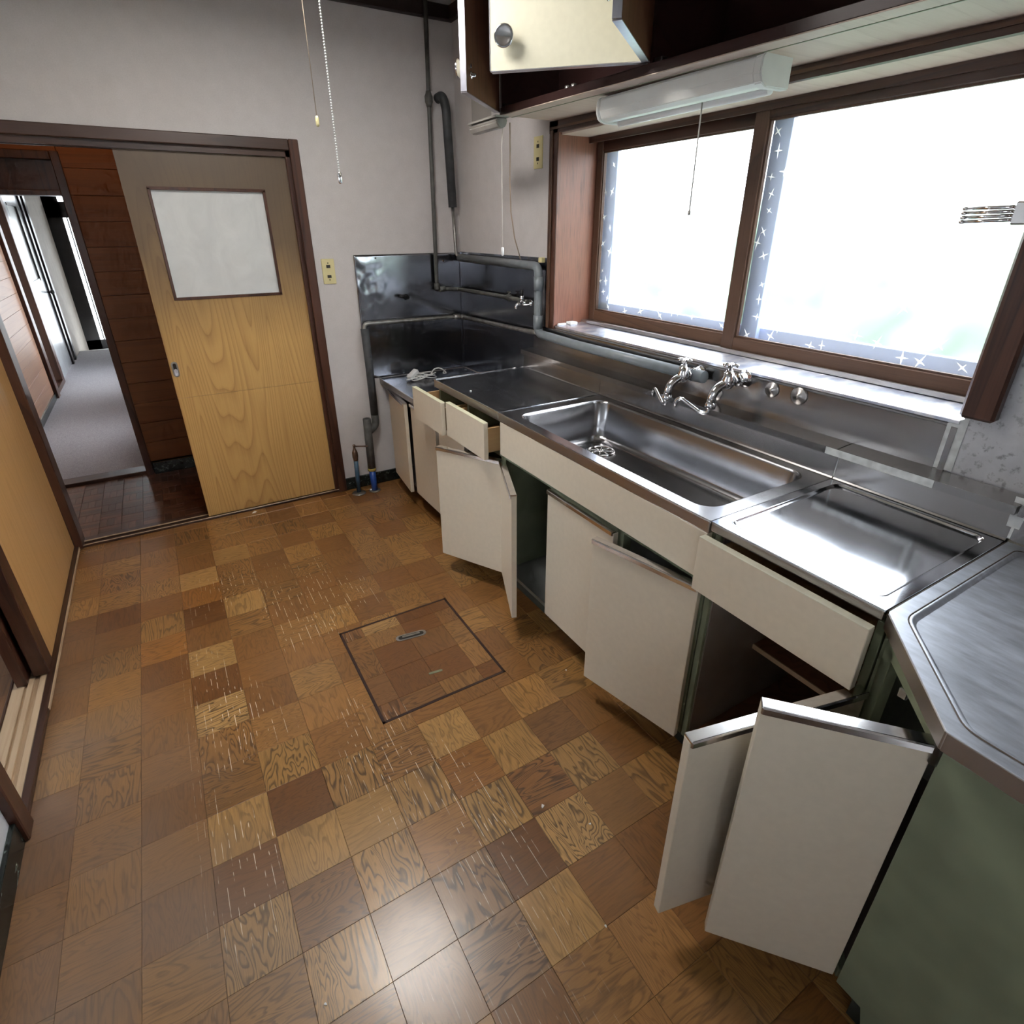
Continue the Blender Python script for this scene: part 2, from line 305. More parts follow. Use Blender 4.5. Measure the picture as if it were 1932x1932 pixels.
# ------------------------------------------------------------------ mesh helpers
class MB:
    def __init__(s): s.bm = bmesh.new()
    def box(s, x0, x1, y0, y1, z0, z1, bev=0.0, seg=1):
        b = bmesh.new(); bmesh.ops.create_cube(b, size=1.0)
        for v in b.verts:
            v.co = Vector(((x0 + x1) / 2 + v.co.x * abs(x1 - x0), (y0 + y1) / 2 + v.co.y * abs(y1 - y0), (z0 + z1) / 2 + v.co.z * abs(z1 - z0)))
        if bev: bmesh.ops.bevel(b, geom=b.edges[:], offset=bev, segments=seg, affect='EDGES', profile=.5)
        s.add(b); return s
    def add(s, b, mat=None):
        me = bpy.data.meshes.new('tmp'); b.to_mesh(me); b.free()
        if mat is not None: me.transform(mat)
        s.bm.from_mesh(me); bpy.data.meshes.remove(me)
    def obox(s, origin, u, length, thick, z0, z1, bev=0.0, off=0.0):
        """upright board that starts at origin (xy), runs along u for length, thickness to the right of u"""
        u = Vector((u[0], u[1], 0)).normalized(); n = Vector((u.y, -u.x, 0))
        b = bmesh.new(); bmesh.ops.create_cube(b, size=1.0)
        for v in b.verts:
            p = Vector((origin[0], origin[1], 0)) + u * ((v.co.x + .5) * length) + n * (off + (v.co.y + .5) * thick)
            v.co = Vector((p.x, p.y, z0 + (v.co.z + .5) * (z1 - z0)))
        bmesh.ops.recalc_face_normals(b, faces=b.faces[:])
        if bev: bmesh.ops.bevel(b, geom=b.edges[:], offset=bev, segments=1, affect='EDGES')
        s.add(b); return s
    def prism(s, pts, axis, a, b_, bev=0.0):
        """polygon pts in the two other axes (xy for z, xz for y, yz for x), extruded a..b along axis"""
        b = bmesh.new()
        def mk(p, h): return {'z': (p[0], p[1], h), 'y': (p[0], h, p[1]), 'x': (h, p[0], p[1])}[axis]
        lo = [b.verts.new(mk(p, a)) for p in pts]; hi = [b.verts.new(mk(p, b_)) for p in pts]
        b.faces.new(lo); b.faces.new(list(reversed(hi)))
        for i in range(len(pts)): b.faces.new((lo[i], hi[i], hi[(i + 1) % len(pts)], lo[(i + 1) % len(pts)]))
        bmesh.ops.recalc_face_normals(b, faces=b.faces[:])
        if bev: bmesh.ops.bevel(b, geom=b.edges[:], offset=bev, segments=2, affect='EDGES')
        s.add(b); return s
    def tube(s, pts, r, seg=14, bend=0.0, taper=None):
        P = [Vector(p) for p in pts]
        if bend:
            Q = [P[0]]
            for i in range(1, len(P) - 1):
                a, c, d = P[i - 1], P[i], P[i + 1]
                k = min(bend, (a - c).length * .49, (d - c).length * .49)
                p0 = c + (a - c).normalized() * k; p1 = c + (d - c).normalized() * k
                for t in range(7):
                    w = t / 6; Q.append(p0 * (1 - w) ** 2 + c * 2 * w * (1 - w) + p1 * w * w)
            Q.append(P[-1]); P = Q
        b = bmesh.new(); rings = []; up = None
        for i, p in enumerate(P):
            d = (P[min(i + 1, len(P) - 1)] - P[max(i - 1, 0)]).normalized()
            if up is None: up = d.orthogonal().normalized()
            up = (up - d * up.dot(d)).normalized(); q = d.cross(up)
            rr = r if taper is None else r * taper[min(i, len(taper) - 1)]
            rings.append([b.verts.new(p + (up * math.cos(2 * math.pi * k / seg) + q * math.sin(2 * math.pi * k / seg)) * rr) for k in range(seg)])
        for a, c in zip(rings, rings[1:]):
            for k in range(seg): b.faces.new((a[k], a[(k + 1) % seg], c[(k + 1) % seg], c[k]))
        b.faces.new(list(reversed(rings[0]))); b.faces.new(rings[-1])
        bmesh.ops.recalc_face_normals(b, faces=b.faces[:])
        for f in b.faces: f.smooth = len(f.verts) == 4
        s.add(b); return s
    def lathe(s, prof, origin, axis=(0, 0, 1), seg=24):
        """profile of (radius, height) turned about axis at origin"""
        ax = Vector(axis).normalized(); up = ax.orthogonal().normalized(); q = ax.cross(up); o = Vector(origin)
        b = bmesh.new(); rings = []
        for r, h in prof:
            r = max(r, 1e-4)
            rings.append([b.verts.new(o + ax * h + (up * math.cos(2 * math.pi * k / seg) + q * math.sin(2 * math.pi * k / seg)) * r) for k in range(seg)])
        for a, c in zip(rings, rings[1:]):
            for k in range(seg): b.faces.new((a[k], a[(k + 1) % seg], c[(k + 1) % seg], c[k]))
        b.faces.new(list(reversed(rings[0]))); b.faces.new(rings[-1])
        bmesh.ops.recalc_face_normals(b, faces=b.faces[:])
        for f in b.faces: f.smooth = len(f.verts) == 4
        s.add(b); return s
    def xform(s, fn):
        for v in s.bm.verts: v.co = fn(v.co)
        return s
WORG = {}
def obj(name, mb, mat, parent=None, kind=None):
    me = bpy.data.meshes.new(name); org = WORG.get(parent.name, Vector()) if parent else Vector()
    mb.bm.to_mesh(me); mb.bm.free()
    me.transform(Matrix.Translation(-org)); me.materials.append(M[mat] if isinstance(mat, str) else mat)
    o = bpy.data.objects.new(name, me); COL.objects.link(o)
    if parent: o.parent = parent
    WORG[o.name] = org
    if kind: o['kind'] = kind
    return o
def tag(o, label, cat, group=None):
    o['label'] = label; o['category'] = cat
    if group: o['group'] = group
    return o
def thing(name, label, cat, loc=(0, 0, 0), group=None):
    o = bpy.data.objects.new(name, None); COL.objects.link(o); o.location = loc; o.empty_display_size = .05
    WORG[o.name] = Vector(loc); return tag(o, label, cat, group)
def single(name, mb, mat, label, cat, group=None): return tag(obj(name, mb, mat), label, cat, group)
def struct(name, mb, mat, label=None):
    o = obj(name, mb, mat, None, 'structure')
    if label: o['label'] = label
    return o
def struct_empty(name, loc=(0, 0, 0), label=None):
    o = bpy.data.objects.new(name, None); COL.objects.link(o); o.location = loc; WORG[o.name] = Vector(loc); o['kind'] = 'structure'
    if label: o['label'] = label
    return o
B = lambda *a, **k: MB().box(*a, **k)
# ================================================================== ROOM SHELL
XL, XNEAR, YF, ZC = -2.15, -0.47, -3.75, 2.42
WB, WT = 1.02, 1.765              # window opening
WY0, WY1 = -0.945, -2.605
# --- floor of separate parquet tiles
T, TX, TY = .1498, -1.7341, -1.8699
HX0, HX1, HY0, HY1 = -1.226, -.776, -1.812, -1.302   # hatch
floor = struct('floor', B(XL - .02, .0, YF, .06, -.05, -.006), 'tile_gap', 'worn oak parquet kitchen floor of square tiles')
TONES = [((.43, .245, .090), .55), ((.36, .195, .070), .5), ((.30, .150, .052), .35), ((.25, .120, .042), .3), ((.40, .225, .078), .7), ((.33, .175, .062), .8), ((.27, .130, .045), .25), ((.38, .20, .07), .4)]
LIGHT = ((.50, .31, .125), .45); ZEB = ((.54, .345, .15), .95); DARKT = ((.195, .085, .030), .3); ORANGE = ((.36, .165, .045), .45)
PICK = {(0, 0): LIGHT, (1, 1): LIGHT, (0, 2): ZEB, (1, 3): ZEB, (4, 4): LIGHT, (4, 3): DARKT, (5, 3): ZEB, (4, 2): ((.50, .31, .12), 1.0), (3, 1): ((.45, .27, .10), .95), (3, 3): ((.36, .22, .12), .95),
        (4, 1): ORANGE, (5, 2): ((.30, .145, .055), .9), (4, 0): LIGHT, (5, 1): ((.44, .265, .10), .6), (6, 1): ((.25, .13, .055), .35), (6, 2): ((.46, .285, .115), .8), (6, 3): ((.27, .145, .055), .1),
        (1, 0): DARKT, (0, 1): DARKT, (1, 2): ((.27, .135, .05), .7), (2, 1): ((.43, .26, .095), .25), (2, 2): ((.44, .265, .10), .95), (2, 3): ((.30, .17, .08), .3), (1, -1): ((.47, .28, .10), .9), (0, -1): ((.29, .15, .05), .7),
        (2, 0): ((.40, .235, .09), 1.0), (5, 4): ((.26, .125, .042), .25), (3, 4): ((.31, .19, .11), 1.0), (2, 4): ((.33, .21, .13), .4), (-1, 0): ((.31, .17, .07), .2), (-1, 3): ((.30, .17, .07), .5), (0, 4): DARKT,
        (0, -3): ZEB, (0, -4): DARKT, (0, -5): LIGHT, (-1, -6): ORANGE, (0, -7): DARKT, (-1, -5): DARKT, (0, -9): LIGHT, (0, -8): ORANGE, (-2, -8): DARKT, (1, -7): LIGHT, (1, -10): LIGHT}
tile_mesh = {}
def tile_bm(rects, h=.006):
    mb = MB()
    for (a, b, c, d) in rects:
        g = .0002; t = bmesh.new()
        lo = [t.verts.new(p) for p in ((a + g, c + g, -h), (b - g, c + g, -h), (b - g, d - g, -h), (a + g, d - g, -h))]
        md = [t.verts.new(p) for p in ((a + g, c + g, -.0007), (b - g, c + g, -.0007), (b - g, d - g, -.0007), (a + g, d - g, -.0007))]
        e = g + .0006
        hi = [t.verts.new(p) for p in ((a + e, c + e, 0), (b - e, c + e, 0), (b - e, d - e, 0), (a + e, d - e, 0))]
        for k in range(4):
            t.faces.new((lo[k], lo[(k + 1) % 4], md[(k + 1) % 4], md[k])); t.faces.new((md[k], md[(k + 1) % 4], hi[(k + 1) % 4], hi[k]))
        t.faces.new(hi); mb.add(t)
    return mb
def cut(r, h):
    a, b, c, d = r; x0, x1, y0, y1 = h
    if b <= x0 or a >= x1 or d <= y0 or c >= y1: return [r]
    out = []
    if a < x0: out.append((a, x0, c, d))
    if b > x1: out.append((x1, b, c, d))
    m0, m1 = max(a, x0), min(b, x1)
    if c < y0: out.append((m0, m1, c, y0))
    if d > y1: out.append((m0, m1, y1, d))
    return [q for q in out if q[1] - q[0] > .004 and q[3] - q[2] > .004]
def add_tile(rects, cx, cy, rotq, tone, parent, name='floor_tile', z=0.0):
    full = len(rects) == 1 and abs(rects[0][1] - rects[0][0] - T) < 1e-6 and abs(rects[0][3] - rects[0][2] - T) < 1e-6
    if full and 'full' in tile_mesh: me = tile_mesh['full']
    else:
        loc = []
        for (a, b, c, d) in rects:
            p = [(a - cx, c - cy), (b - cx, d - cy)]
            if rotq: p = [(c - cy, -(b - cx)), (d - cy, -(a - cx))]
            loc.append((min(p[0][0], p[1][0]), max(p[0][0], p[1][0]), min(p[0][1], p[1][1]), max(p[0][1], p[1][1])))
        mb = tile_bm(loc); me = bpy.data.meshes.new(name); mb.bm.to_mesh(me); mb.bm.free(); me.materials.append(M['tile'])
        if full: tile_mesh['full'] = me
    o = bpy.data.objects.new(name, me); COL.objects.link(o); o.parent = parent
    po = WORG.get(parent.name, Vector()); o.location = Vector((cx, cy, z)) - po
    if rotq: o.rotation_euler = (0, 0, math.pi / 2)
    k = random.uniform(.88, 1.08); c, a = tone; o.color = (c[0] * k * .96, c[1] * k * .86, c[2] * k * .72, a)
    return o
for i in range(-3, 9):
    for j in range(-13, 10):
        x0, y1 = TX + T * i, TY - T * j; r = (max(x0, XL), min(x0 + T, XNEAR), y1 - T, min(y1, .015))
        if r[1] - r[0] < .004 or r[3] - r[2] < .004: continue
        rs = cut(r, (HX0, HX1, HY0, HY1))
        if not rs: continue
        tone = PICK.get((i, j)) or random.choice(TONES)
        add_tile(rs, x0 + T / 2, y1 - T / 2, (i + j) % 2 == 1, tone, floor)
# --- floor hatch
ht = thing('floor_hatch', 'square parquet hatch lid with dark rim set into the floor', 'hatch', ((HX0 + HX1) / 2, (HY0 + HY1) / 2, 0))
fr = MB()
e = .009
fr.box(HX0, HX1, HY1 - e, HY1, -.006, .0006).box(HX0, HX1, HY0, HY0 + e, -.006, .0006).box(HX0, HX0 + e, HY0, HY1, -.006, .0006).box(HX1 - e, HX1, HY0, HY1, -.006, .0006)
obj('rim', fr, 'cab_dark', ht)
hw = (HX1 - HX0 - 2 * e); hh = (HY1 - HY0 - 2 * e)
xs = [0, .17, .50, .83, 1.0]; ys = [0, .14, .42, .70, .88, 1.0]
for a in range(4):
    for b in range(5):
        r = (HX0 + e + hw * xs[a], HX0 + e + hw * xs[a + 1], HY0 + e + hh * ys[b], HY0 + e + hh * ys[b + 1])
        tone = random.choice([DARKT, ((.29, .15, .06), .6), ((.25, .125, .055), .85), ((.34, .185, .07), .5), ((.24, .12, .05), .3)])
        if (a, b) == (1, 4): tone = ZEB
        add_tile([r], (r[0] + r[1]) / 2, (r[2] + r[3]) / 2, (a + b) % 2 == 1, tone, ht, 'hatch_tile', .0004)
h1, h2 = onZ(0, 751, 1206), onZ(0, 800, 1193)
def stadium(c, d, L, w, z0, z1):
    u = Vector((d[0], d[1], 0)).normalized(); n = Vector((-u.y, u.x, 0)); pts = []
    for k in range(9):
        a = -math.pi / 2 + math.pi * k / 8; pts.append(c + u * (L / 2 - w / 2 + math.cos(a) * w / 2) + n * (math.sin(a) * w / 2))
    for k in range(9):
        a = math.pi / 2 + math.pi * k / 8; pts.append(c + u * (-(L / 2 - w / 2) + math.cos(a) * w / 2) + n * (math.sin(a) * w / 2))
    return MB().prism([(p.x, p.y) for p in pts], 'z', z0, z1)
hc = (h1 + h2) / 2; hd = h2 - h1
ph = obj('pull_handle', stadium(hc, hd, .118, .034, .0, .0022), 'steel_pipe', ht)
obj('recess', stadium(hc, hd, .098, .020, .0018, .0026), 'slot', ph); obj('ring', stadium(hc, hd, .070, .010, .002, .005), 'steel_pipe', ph)
h3 = onZ(0, 822, 1268); obj('worn_catch', stadium(h3, hd, .050, .010, .0, .0018), 'sage', ht)
# --- back wall (y = 0) with door opening, x -2.15 .. -0.86
ZD = 1.79
wb_ = MB(); wb_.box(-.862, .12, 0, .09, 0, ZC).box(-4.3, -.862, 0, .09, ZD - .02, ZC).box(-4.3, XL - .12, 0, .09, 0, ZD)
struct('wall_back', wb_, 'wallpaper', 'pale fleck wallpaper wall behind the sliding door')
# --- right wall with window opening
wr = MB()
wr.box(0, .235, WY0, 0, 0, ZC).box(0, .235, YF, WY1, 0, ZC).box(0, .235, WY1, WY0, 0, WB - .02).box(0, .235, WY1, WY0, WT + .01, ZC)
struct('wall_right', wr, 'wallpaper', 'wallpapered wall that holds the kitchen window')
# --- left wall: opening y 0 .. -1.64, then solid
wl = MB(); wl.box(XL - .10, XL, YF, -1.66, 0, ZC).box(XL - .10, XL, -1.66, 0, ZD, ZC)
struct('wall_left', wl, 'wall_white', 'bluish white wall beside the sliding doors')
wf = MB(); FY0, FY1, FZ0, FZ1 = -2.05, -1.38, 1.10, 1.68
wf.box(XL - .1, FY0, YF - .09, YF, 0, ZC).box(FY1, .235, YF - .09, YF, 0, ZC).box(FY0, FY1, YF - .09, YF, 0, FZ0).box(FY0, FY1, YF - .09, YF, FZ1, ZC); struct('wall_front', wf, 'wallpaper')
w5 = struct_empty('fill_window_5', ((FY0 + FY1) / 2, YF, FZ0), 'added unseen frosted window that brightens the near cupboards')  # made-up window out of view, added to brighten the near cupboards
m = MB(); m.box(FY0, FY1, YF - .06, YF + .01, FZ0, FZ0 + .04, .002).box(FY0, FY1, YF - .06, YF + .01, FZ1 - .04, FZ1, .002).box(FY0, FY0 + .04, YF - .06, YF + .01, FZ0, FZ1, .002).box(FY1 - .04, FY1, YF - .06, YF + .01, FZ0, FZ1, .002).box((FY0 + FY1) / 2 - .02, (FY0 + FY1) / 2 + .02, YF - .05, YF, FZ0, FZ1, .002); obj('frame', m, 'sash_wood_v', w5)
m = B(FY0 + .02, FY1 - .02, YF - .034, YF - .031, FZ0 + .02, FZ1 - .02); o = obj('pane', m, 'frost', w5); o.data.materials.append(M['clear'])
for p in o.data.polygons:
    if p.normal.y < .5: p.material_index = 1
struct('ceiling', B(XL - .1, .235, YF, 0, ZC, ZC + .05), 'ceiling')
tc = MB(); tc.box(XL, 0, -.030, 0, 2.328, 2.388, .004); struct('trim_1', tc, 'cornice', 'dark cornice rail along the top of the back wall')
tc = MB(); tc.box(-.030, 0, -.94, -.03, 2.328, 2.388, .004); struct('trim_2', tc, 'cornice', 'dark cornice rail beside the wall cupboard')
# baseboards
struct('baseboard_back', B(-.858, -.12, -.014, 0, 0, .072, .002), 'marble', 'black marble-look baseboard behind the floor pipes')
struct('baseboard_left', B(XL, XL + .012, YF, -1.70, 0, .075, .002), 'marble', 'black marble-look baseboard under the bluish wall')
# --- sliding door opening frame in back wall
hdr = MB(); hdr.box(XL, -.867, -.020, .0, ZD - .045, ZD, .003).box(XL, -.85, 0, .012, ZD - .07, ZD - .045).box(XL, -.85, .012, .055, ZD - .045, ZD - .02).box(XL, -.85, .055, .075, ZD - .07, ZD - .02).box(XL, -.85, .075, .10, ZD - .05, ZD)
struct('trim_3', hdr, 'dark_wood_x', 'dark varnished header over the sliding door')
jm = MB(); jm.box(-.866, -.822, -.0205, .0, 0, ZD + .0005, .003).box(-.885, -.845, 0, .10, 0, ZD - .02, .002); struct('trim_4', jm, 'dark_wood', 'dark varnished jamb right of the sliding door')
jl = MB(); jl.box(XL - .01, XL + .028, -.012, .09, 0, ZD, .003); struct('trim_5', jl, 'dark_wood', 'dark varnished corner post left of the hall doorway')
th = MB(); th.box(XL + .02, -.86, -.004, .012, -.01, .012, .002).box(XL + .02, -.86, .012, .05, -.01, .004).box(XL + .02, -.86, .05, .062, -.01, .012, .002).box(XL + .02, -.86, .062, .10, -.01, .009, .002)
struct('trim_6', th, 'dark_wood_x', 'dark worn threshold with a sliding track under the door')
th = MB(); th.box(XL + .02, -.86, -.002, .004, .010, .0135, .0008).box(XL + .02, -.86, .046, .052, .008, .0135, .0008); struct('trim_15', th, 'track_wood', 'pale worn rails on the dark threshold')
# --- sliding door leaf
DX0, DX1, DY0, DY1, DZ0, DZ1 = -1.563, -.882, .016, .046, .012, 1.748
PX0, PX1, PZ0, PZ1 = -1.470, -1.000, 1.122, 1.580
d1 = struct_empty('door_1', ((DX0 + DX1) / 2, .03, 0), 'light oak veneer sliding door with a white frosted pane')
lf = MB(); zs = .665
lf.box(DX0, DX1, DY0, DY1, DZ0, zs - .0008, .0012).box(DX0, DX1, DY0, DY1, zs + .0008, PZ0, .0).box(DX0, PX0, DY0, DY1, PZ0, PZ1).box(PX1, DX1, DY0, DY1, PZ0, PZ1).box(DX0, DX1, DY0, DY1, PZ1, DZ1)
obj('leaf', lf, 'door_wood', d1)
bd = MB(); w = .012
bd.box(PX0 - .004, PX1 + .004, DY0 - .005, DY1, PZ1 - w + .004, PZ1 + .004, .001).box(PX0 - .004, PX1 + .004, DY0 - .005, DY1, PZ0 - .004, PZ0 + w - .004, .001).box(PX0 - .004, PX0 + w - .004, DY0 - .005, DY1, PZ0, PZ1, .001).box(PX1 - w + .004, PX1 + .004, DY0 - .005, DY1, PZ0, PZ1, .001)
obj('pane_bead', bd, 'dark_wood', d1); obj('pane', B(PX0 + .004, PX1 - .004, .026, .031, PZ0 + .004, PZ1 - .004), 'milk', d1)
hp = onY(DY0, 331, 697)
def stadium_y(cx, cz, L, w, y0, y1):
    pts = []
    for k in range(9): a = math.pi * k / 8; pts.append((cx + math.cos(a) * w / 2, cz + L / 2 - w / 2 + math.sin(a) * w / 2))
    for k in range(9): a = math.pi + math.pi * k / 8; pts.append((cx + math.cos(a) * w / 2, cz - L / 2 + w / 2 + math.sin(a) * w / 2))
    return MB().prism(pts, 'y', y0, y1)
hb = obj('finger_pull', stadium_y(hp.x, hp.z, .074, .028, DY0 - .003, DY0 + .004), 'steel_pipe', d1)
obj('pull_recess', stadium_y(hp.x, hp.z + .012, .034, .014, DY0 - .0045, DY0), 'slot', hb); obj('pull_shell', stadium_y(hp.x, hp.z - .014, .034, .016, DY0 - .006, DY0), 'chrome', hb)
# --- left wall sliding doors
d2 = struct_empty('door_2', (XL - .02, -.45, 0), 'honey oak sliding door in the left wall with a dark edge stile')
obj('leaf', B(XL - .035, XL - .006, -.930, -.014, .020, ZD - .03, .001), 'left_door_wood', d2)
obj('edge_stile', B(XL - .046, XL - .002, -1.012, -.930, .022, ZD - .03, .002), 'dark_wood', d2)
d3 = struct_empty('door_3', (XL - .075, -.48, 0), 'dark brown sliding door behind the honey oak one')
obj('leaf', B(XL - .088, XL - .058, -1.045, -.05, .020, ZD - .03, .001), 'dark_wood', d3)
tl = MB(); tl.box(XL - .012, XL + .012, -1.66, -.012, 0, .018, .003).box(XL - .112, XL - .104, -1.66, -.012, 0, .018, .002); struct('trim_7', tl, 'dark_wood_h', 'dark sill edge of the left sliding doors')
struct('trim_16', B(XL + .0105, XL + .0145, -1.2, -.02, .004, .0165, .001), 'track_wood', 'pale chipped edge of the left door sill')
tl = MB(); tl.box(XL - .030, XL - .012, -1.66, -.012, -.002, .015, .001).box(XL - .062, XL - .046, -1.66, -.012, -.002, .015, .001).box(XL - .104, XL - .070, -1.66, -.012, -.002, .015, .001).box(XL - .07, XL - .012, -1.66, -.012, -.004, .007); struct('trim_8', tl, 'track_wood', 'pale wooden double track in the left doorway')
pl = MB(); pl.box(XL - .10, XL + .022, -1.70, -1.640, 0, ZD, .003); struct('trim_9', pl, 'dark_wood', 'dark post at the near end of the left doorway')
hl = MB(); hl.box(XL - .10, XL + .018, -1.70, 0, ZD - .03, ZD + .015, .003); struct('trim_10', hl, 'dark_wood_h', 'dark header over the left sliding doors')
# --- room behind the left doorway
nx = XL - 2.4
nf = MB()
for k in range(24): nf.box(nx, XL - .112, -2.6 + k * .12, -2.6 + k * .12 + .119, -.02, .004)
struct('floor_next_room', nf, 'next_floor', 'dark glossy floorboards seen through the left doorway')
nr = MB(); nr.box(nx - .08, nx, -2.7, .4, 0, .85).box(nx - .08, nx, -2.7, .4, 1.9, ZC).box(nx - .08, nx, -2.7, -2.0, .85, 1.9).box(nx - .08, nx, -.3, .4, .85, 1.9).box(nx, XL - .1, -2.7, -2.62, 0, ZC).box(nx, XL - .1, .28, .36, 0, ZC).box(nx, XL - .1, -2.7, .36, ZC, ZC + .05)
struct('wall_next_room', nr, 'wall_white'); struct('fill_window_2', B(nx - .05, nx - .046, -2.0, -.3, .85, 1.9), 'frost', 'added frosted window that lights the next room')  # unseen window added to light the next room's floor
# --- hall behind the back wall
HW = .88
hf = struct('floor_hall', B(-3.2, .2, .06, HW + .06, -.03, -.004), 'tile_gap', 'dark basket-weave parquet of the hall')
blk = {}
for a in range(16):
    for b in range(8):
        cx, cy = -2.32 + a * .1, .145 + b * .1
        if cx > -1.0 or cy > HW: continue
        for k in range(3):
            hx = (a + b) % 2 == 0; key = 'b'
            if key not in blk:
                mb = B(-.01625, .01625, -.0493, .0493, -.004, 0, .0004); me = bpy.data.meshes.new('parquet_block'); mb.bm.to_mesh(me); mb.bm.free(); me.materials.append(M['hall_block']); blk[key] = me
            o = bpy.data.objects.new('parquet_block', blk[key]); COL.objects.link(o); o.parent = hf
            off = (k - 1) * .0328
            o.location = (cx + (off if hx else 0), cy + (0 if hx else off), .002); o.rotation_euler = (0, 0, 0 if hx else math.pi / 2)
            q = random.uniform(.6, 1.5); o.color = (.115 * q, .045 * q, .022 * q, 1)
# plank wall across the hall: planks 0.125 m high, right of the corridor doorway
wh = struct('wall_hall', B(-1.815, .25, HW + .012, HW + .06, 0, 2.35), 'cab_dark', 'orange brown plank wall across the hall')
for k in range(19):
    z0 = .085 + .1245 * k
    if z0 > 2.2: break
    obj('wall_plank', B(-1.812, .2, HW - .004 + (k % 2) * .0012, HW + .014, z0, z0 + .1225, .0012), 'plank', wh)
for k in range(5):
    z0 = 1.772 + .1245 * k
    obj('wall_plank', B(-2.6, -1.8145, HW - .004, HW + .014, z0, z0 + .1225, .0012), 'plank', wh)
struct('baseboard_hall', B(-1.80, .2, HW - .016, HW - .003, 0, .078, .002), 'marble', 'black baseboard under the hall planks')
jf = MB(); jf.box(-1.845, -1.806, HW - .018, HW + .10, 0, 1.775, .003).box(-2.62, -1.8455, HW - .018, HW + .10, 1.735, 1.775, .003).box(-2.62, -1.8455, HW + .03, HW + .07, 1.60, 1.735).box(-2.62, -1.8455, HW - .01, HW + .10, 1.575, 1.60, .002)
struct('trim_11', jf, 'dark_wood', 'dark frame and panel over the corridor doorway')
struct('trim_12', B(-2.62, -1.84, HW + .03, HW + .14, -.01, .018, .003), 'dark_wood_x', 'dark threshold at the start of the carpet')
XC = -2.55
struct('wall_hall_left', B(XL - .5, XL - .45, .09, HW + .05, 0, 2.35), 'corr_wall')
struct('ceiling_hall', B(-3.2, .25, .09, HW + .06, 2.35, 2.40), 'ceiling')
struct('wall_hall_right', B(.2, .25, .09, HW, 0, 2.35), 'corr_wall')
# --- corridor
struct('floor_corridor', B(XC - .02, -1.70, HW + .13, 5.86, -.02, .008), 'carpet', 'grey carpet running down the corridor')
wc = struct('wall_corridor_left', B(XC - .08, XC - .010, HW + .02, 3.32, 0, 2.3), 'corr_wall', 'pale pink-brown plank wall of the corridor')
for k in range(18):
    z0 = .06 + .125 * k
    obj('wall_plank', B(XC - .012, XC + .004, HW + .02, 3.32, z0, z0 + .1235, .001), 'plank_pale', wc)
struct('baseboard_corridor', B(XC + .002, XC + .016, HW + .12, 3.34, 0, .062), 'marble', 'grey-black baseboard of the corridor')
cf = MB(); cf.box(XC - .08, XC + .03, 3.34, 3.46, 0, 1.80, .003).box(XC - .08, XC + .015, 3.46, 3.95, 0, .05).box(XC - .08, XC + .015, 3.95, 4.08, 0, 1.80, .003).box(XC - .08, XC + .02, 3.34, 5.60, 1.80, 1.88, .003)
struct('trim_13', cf, 'dark_wood', 'dark door posts along the corridor wall')
struct('wall_corridor_far', B(XC - .08, XC - .045, 3.3, 7.6, 0, 2.3), 'corr_wall')
d4 = struct_empty('door_4', (XC - .02, 4.55, 0), 'grey white corridor door with an upright frosted light')
g = MB(); g.box(XC - .04, XC, 4.08, 5.02, .02, .95).box(XC - .04, XC, 4.08, 4.30, .95, 1.62).box(XC - .04, XC, 4.80, 5.02, .95, 1.62).box(XC - .04, XC, 4.08, 5.02, 1.62, 1.80)
obj('leaf', g, 'grey_door', d4); obj('pane', B(XC - .03, XC - .012, 4.30, 4.80, .95, 1.62), 'milk', d4)
fr4 = MB(); fr4.box(XC - .01, XC + .006, 4.78, 4.82, .93, 1.64).box(XC - .01, XC + .006, 4.28, 4.82, 1.62, 1.645); obj('pane_bead', fr4, 'black_door', d4)
kn = MB(); kn.lathe([(.006, 0), (.008, .03), (.024, .035), (.026, .055), (.012, .065)], (XC, 4.95, .80), (1, 0, 0)); obj('knob', kn, 'black_rubber', d4)
p2 = MB(); p2.box(XC - .06, XC + .018, 5.02, 5.12, 0, 1.80, .002).box(XC - .06, XC + .018, 5.30, 5.42, 0, 1.80, .002); struct('trim_14', p2, 'black_door', 'black door posts near the entrance step')
st = MB(); st.box(XC - .04, -1.70, 5.86, 5.90, -.10, .012).box(XC - .04, -1.70, 5.90, 7.6, -.25, -.16); struct('floor_entrance', st, 'white_plastic', 'pale step down to the entrance')
struct('wall_entrance_left', B(XC - .03, XC + .01, 5.42, 6.9, -.2, 2.3), 'corr_wall')
# entrance door with glazed strips
d5 = struct_empty('door_5', (-2.2, 6.95, 0), 'black entrance door with narrow upright glass strips')
eb = MB(); eb.box(XC - .04, -2.375, 6.93, 6.99, -.16, 1.80).box(XC - .04, -1.70, 6.93, 6.99, 1.55, 1.74).box(XC - .04, -1.70, 6.93, 6.99, -.16, -.02).box(XC - .04, -2.42, 6.93, 6.99, 1.74, 2.3).box(XC - .04, -1.7, 6.93, 6.99, 1.83, 2.3)
for k in range(8): eb.box(-2.375 + .052 * k + .040, -2.375 + .052 * k + .052, 6.93, 6.99, -.02, 1.55)
obj('leaf', eb, 'black_door', d5); obj('pane', B(-2.40, -1.72, 6.955, 6.959, -.02, 1.55), 'frost', d5); obj('pane_top', B(-2.42, -1.72, 6.955, 6.959, 1.74, 1.83), 'frost', d5)
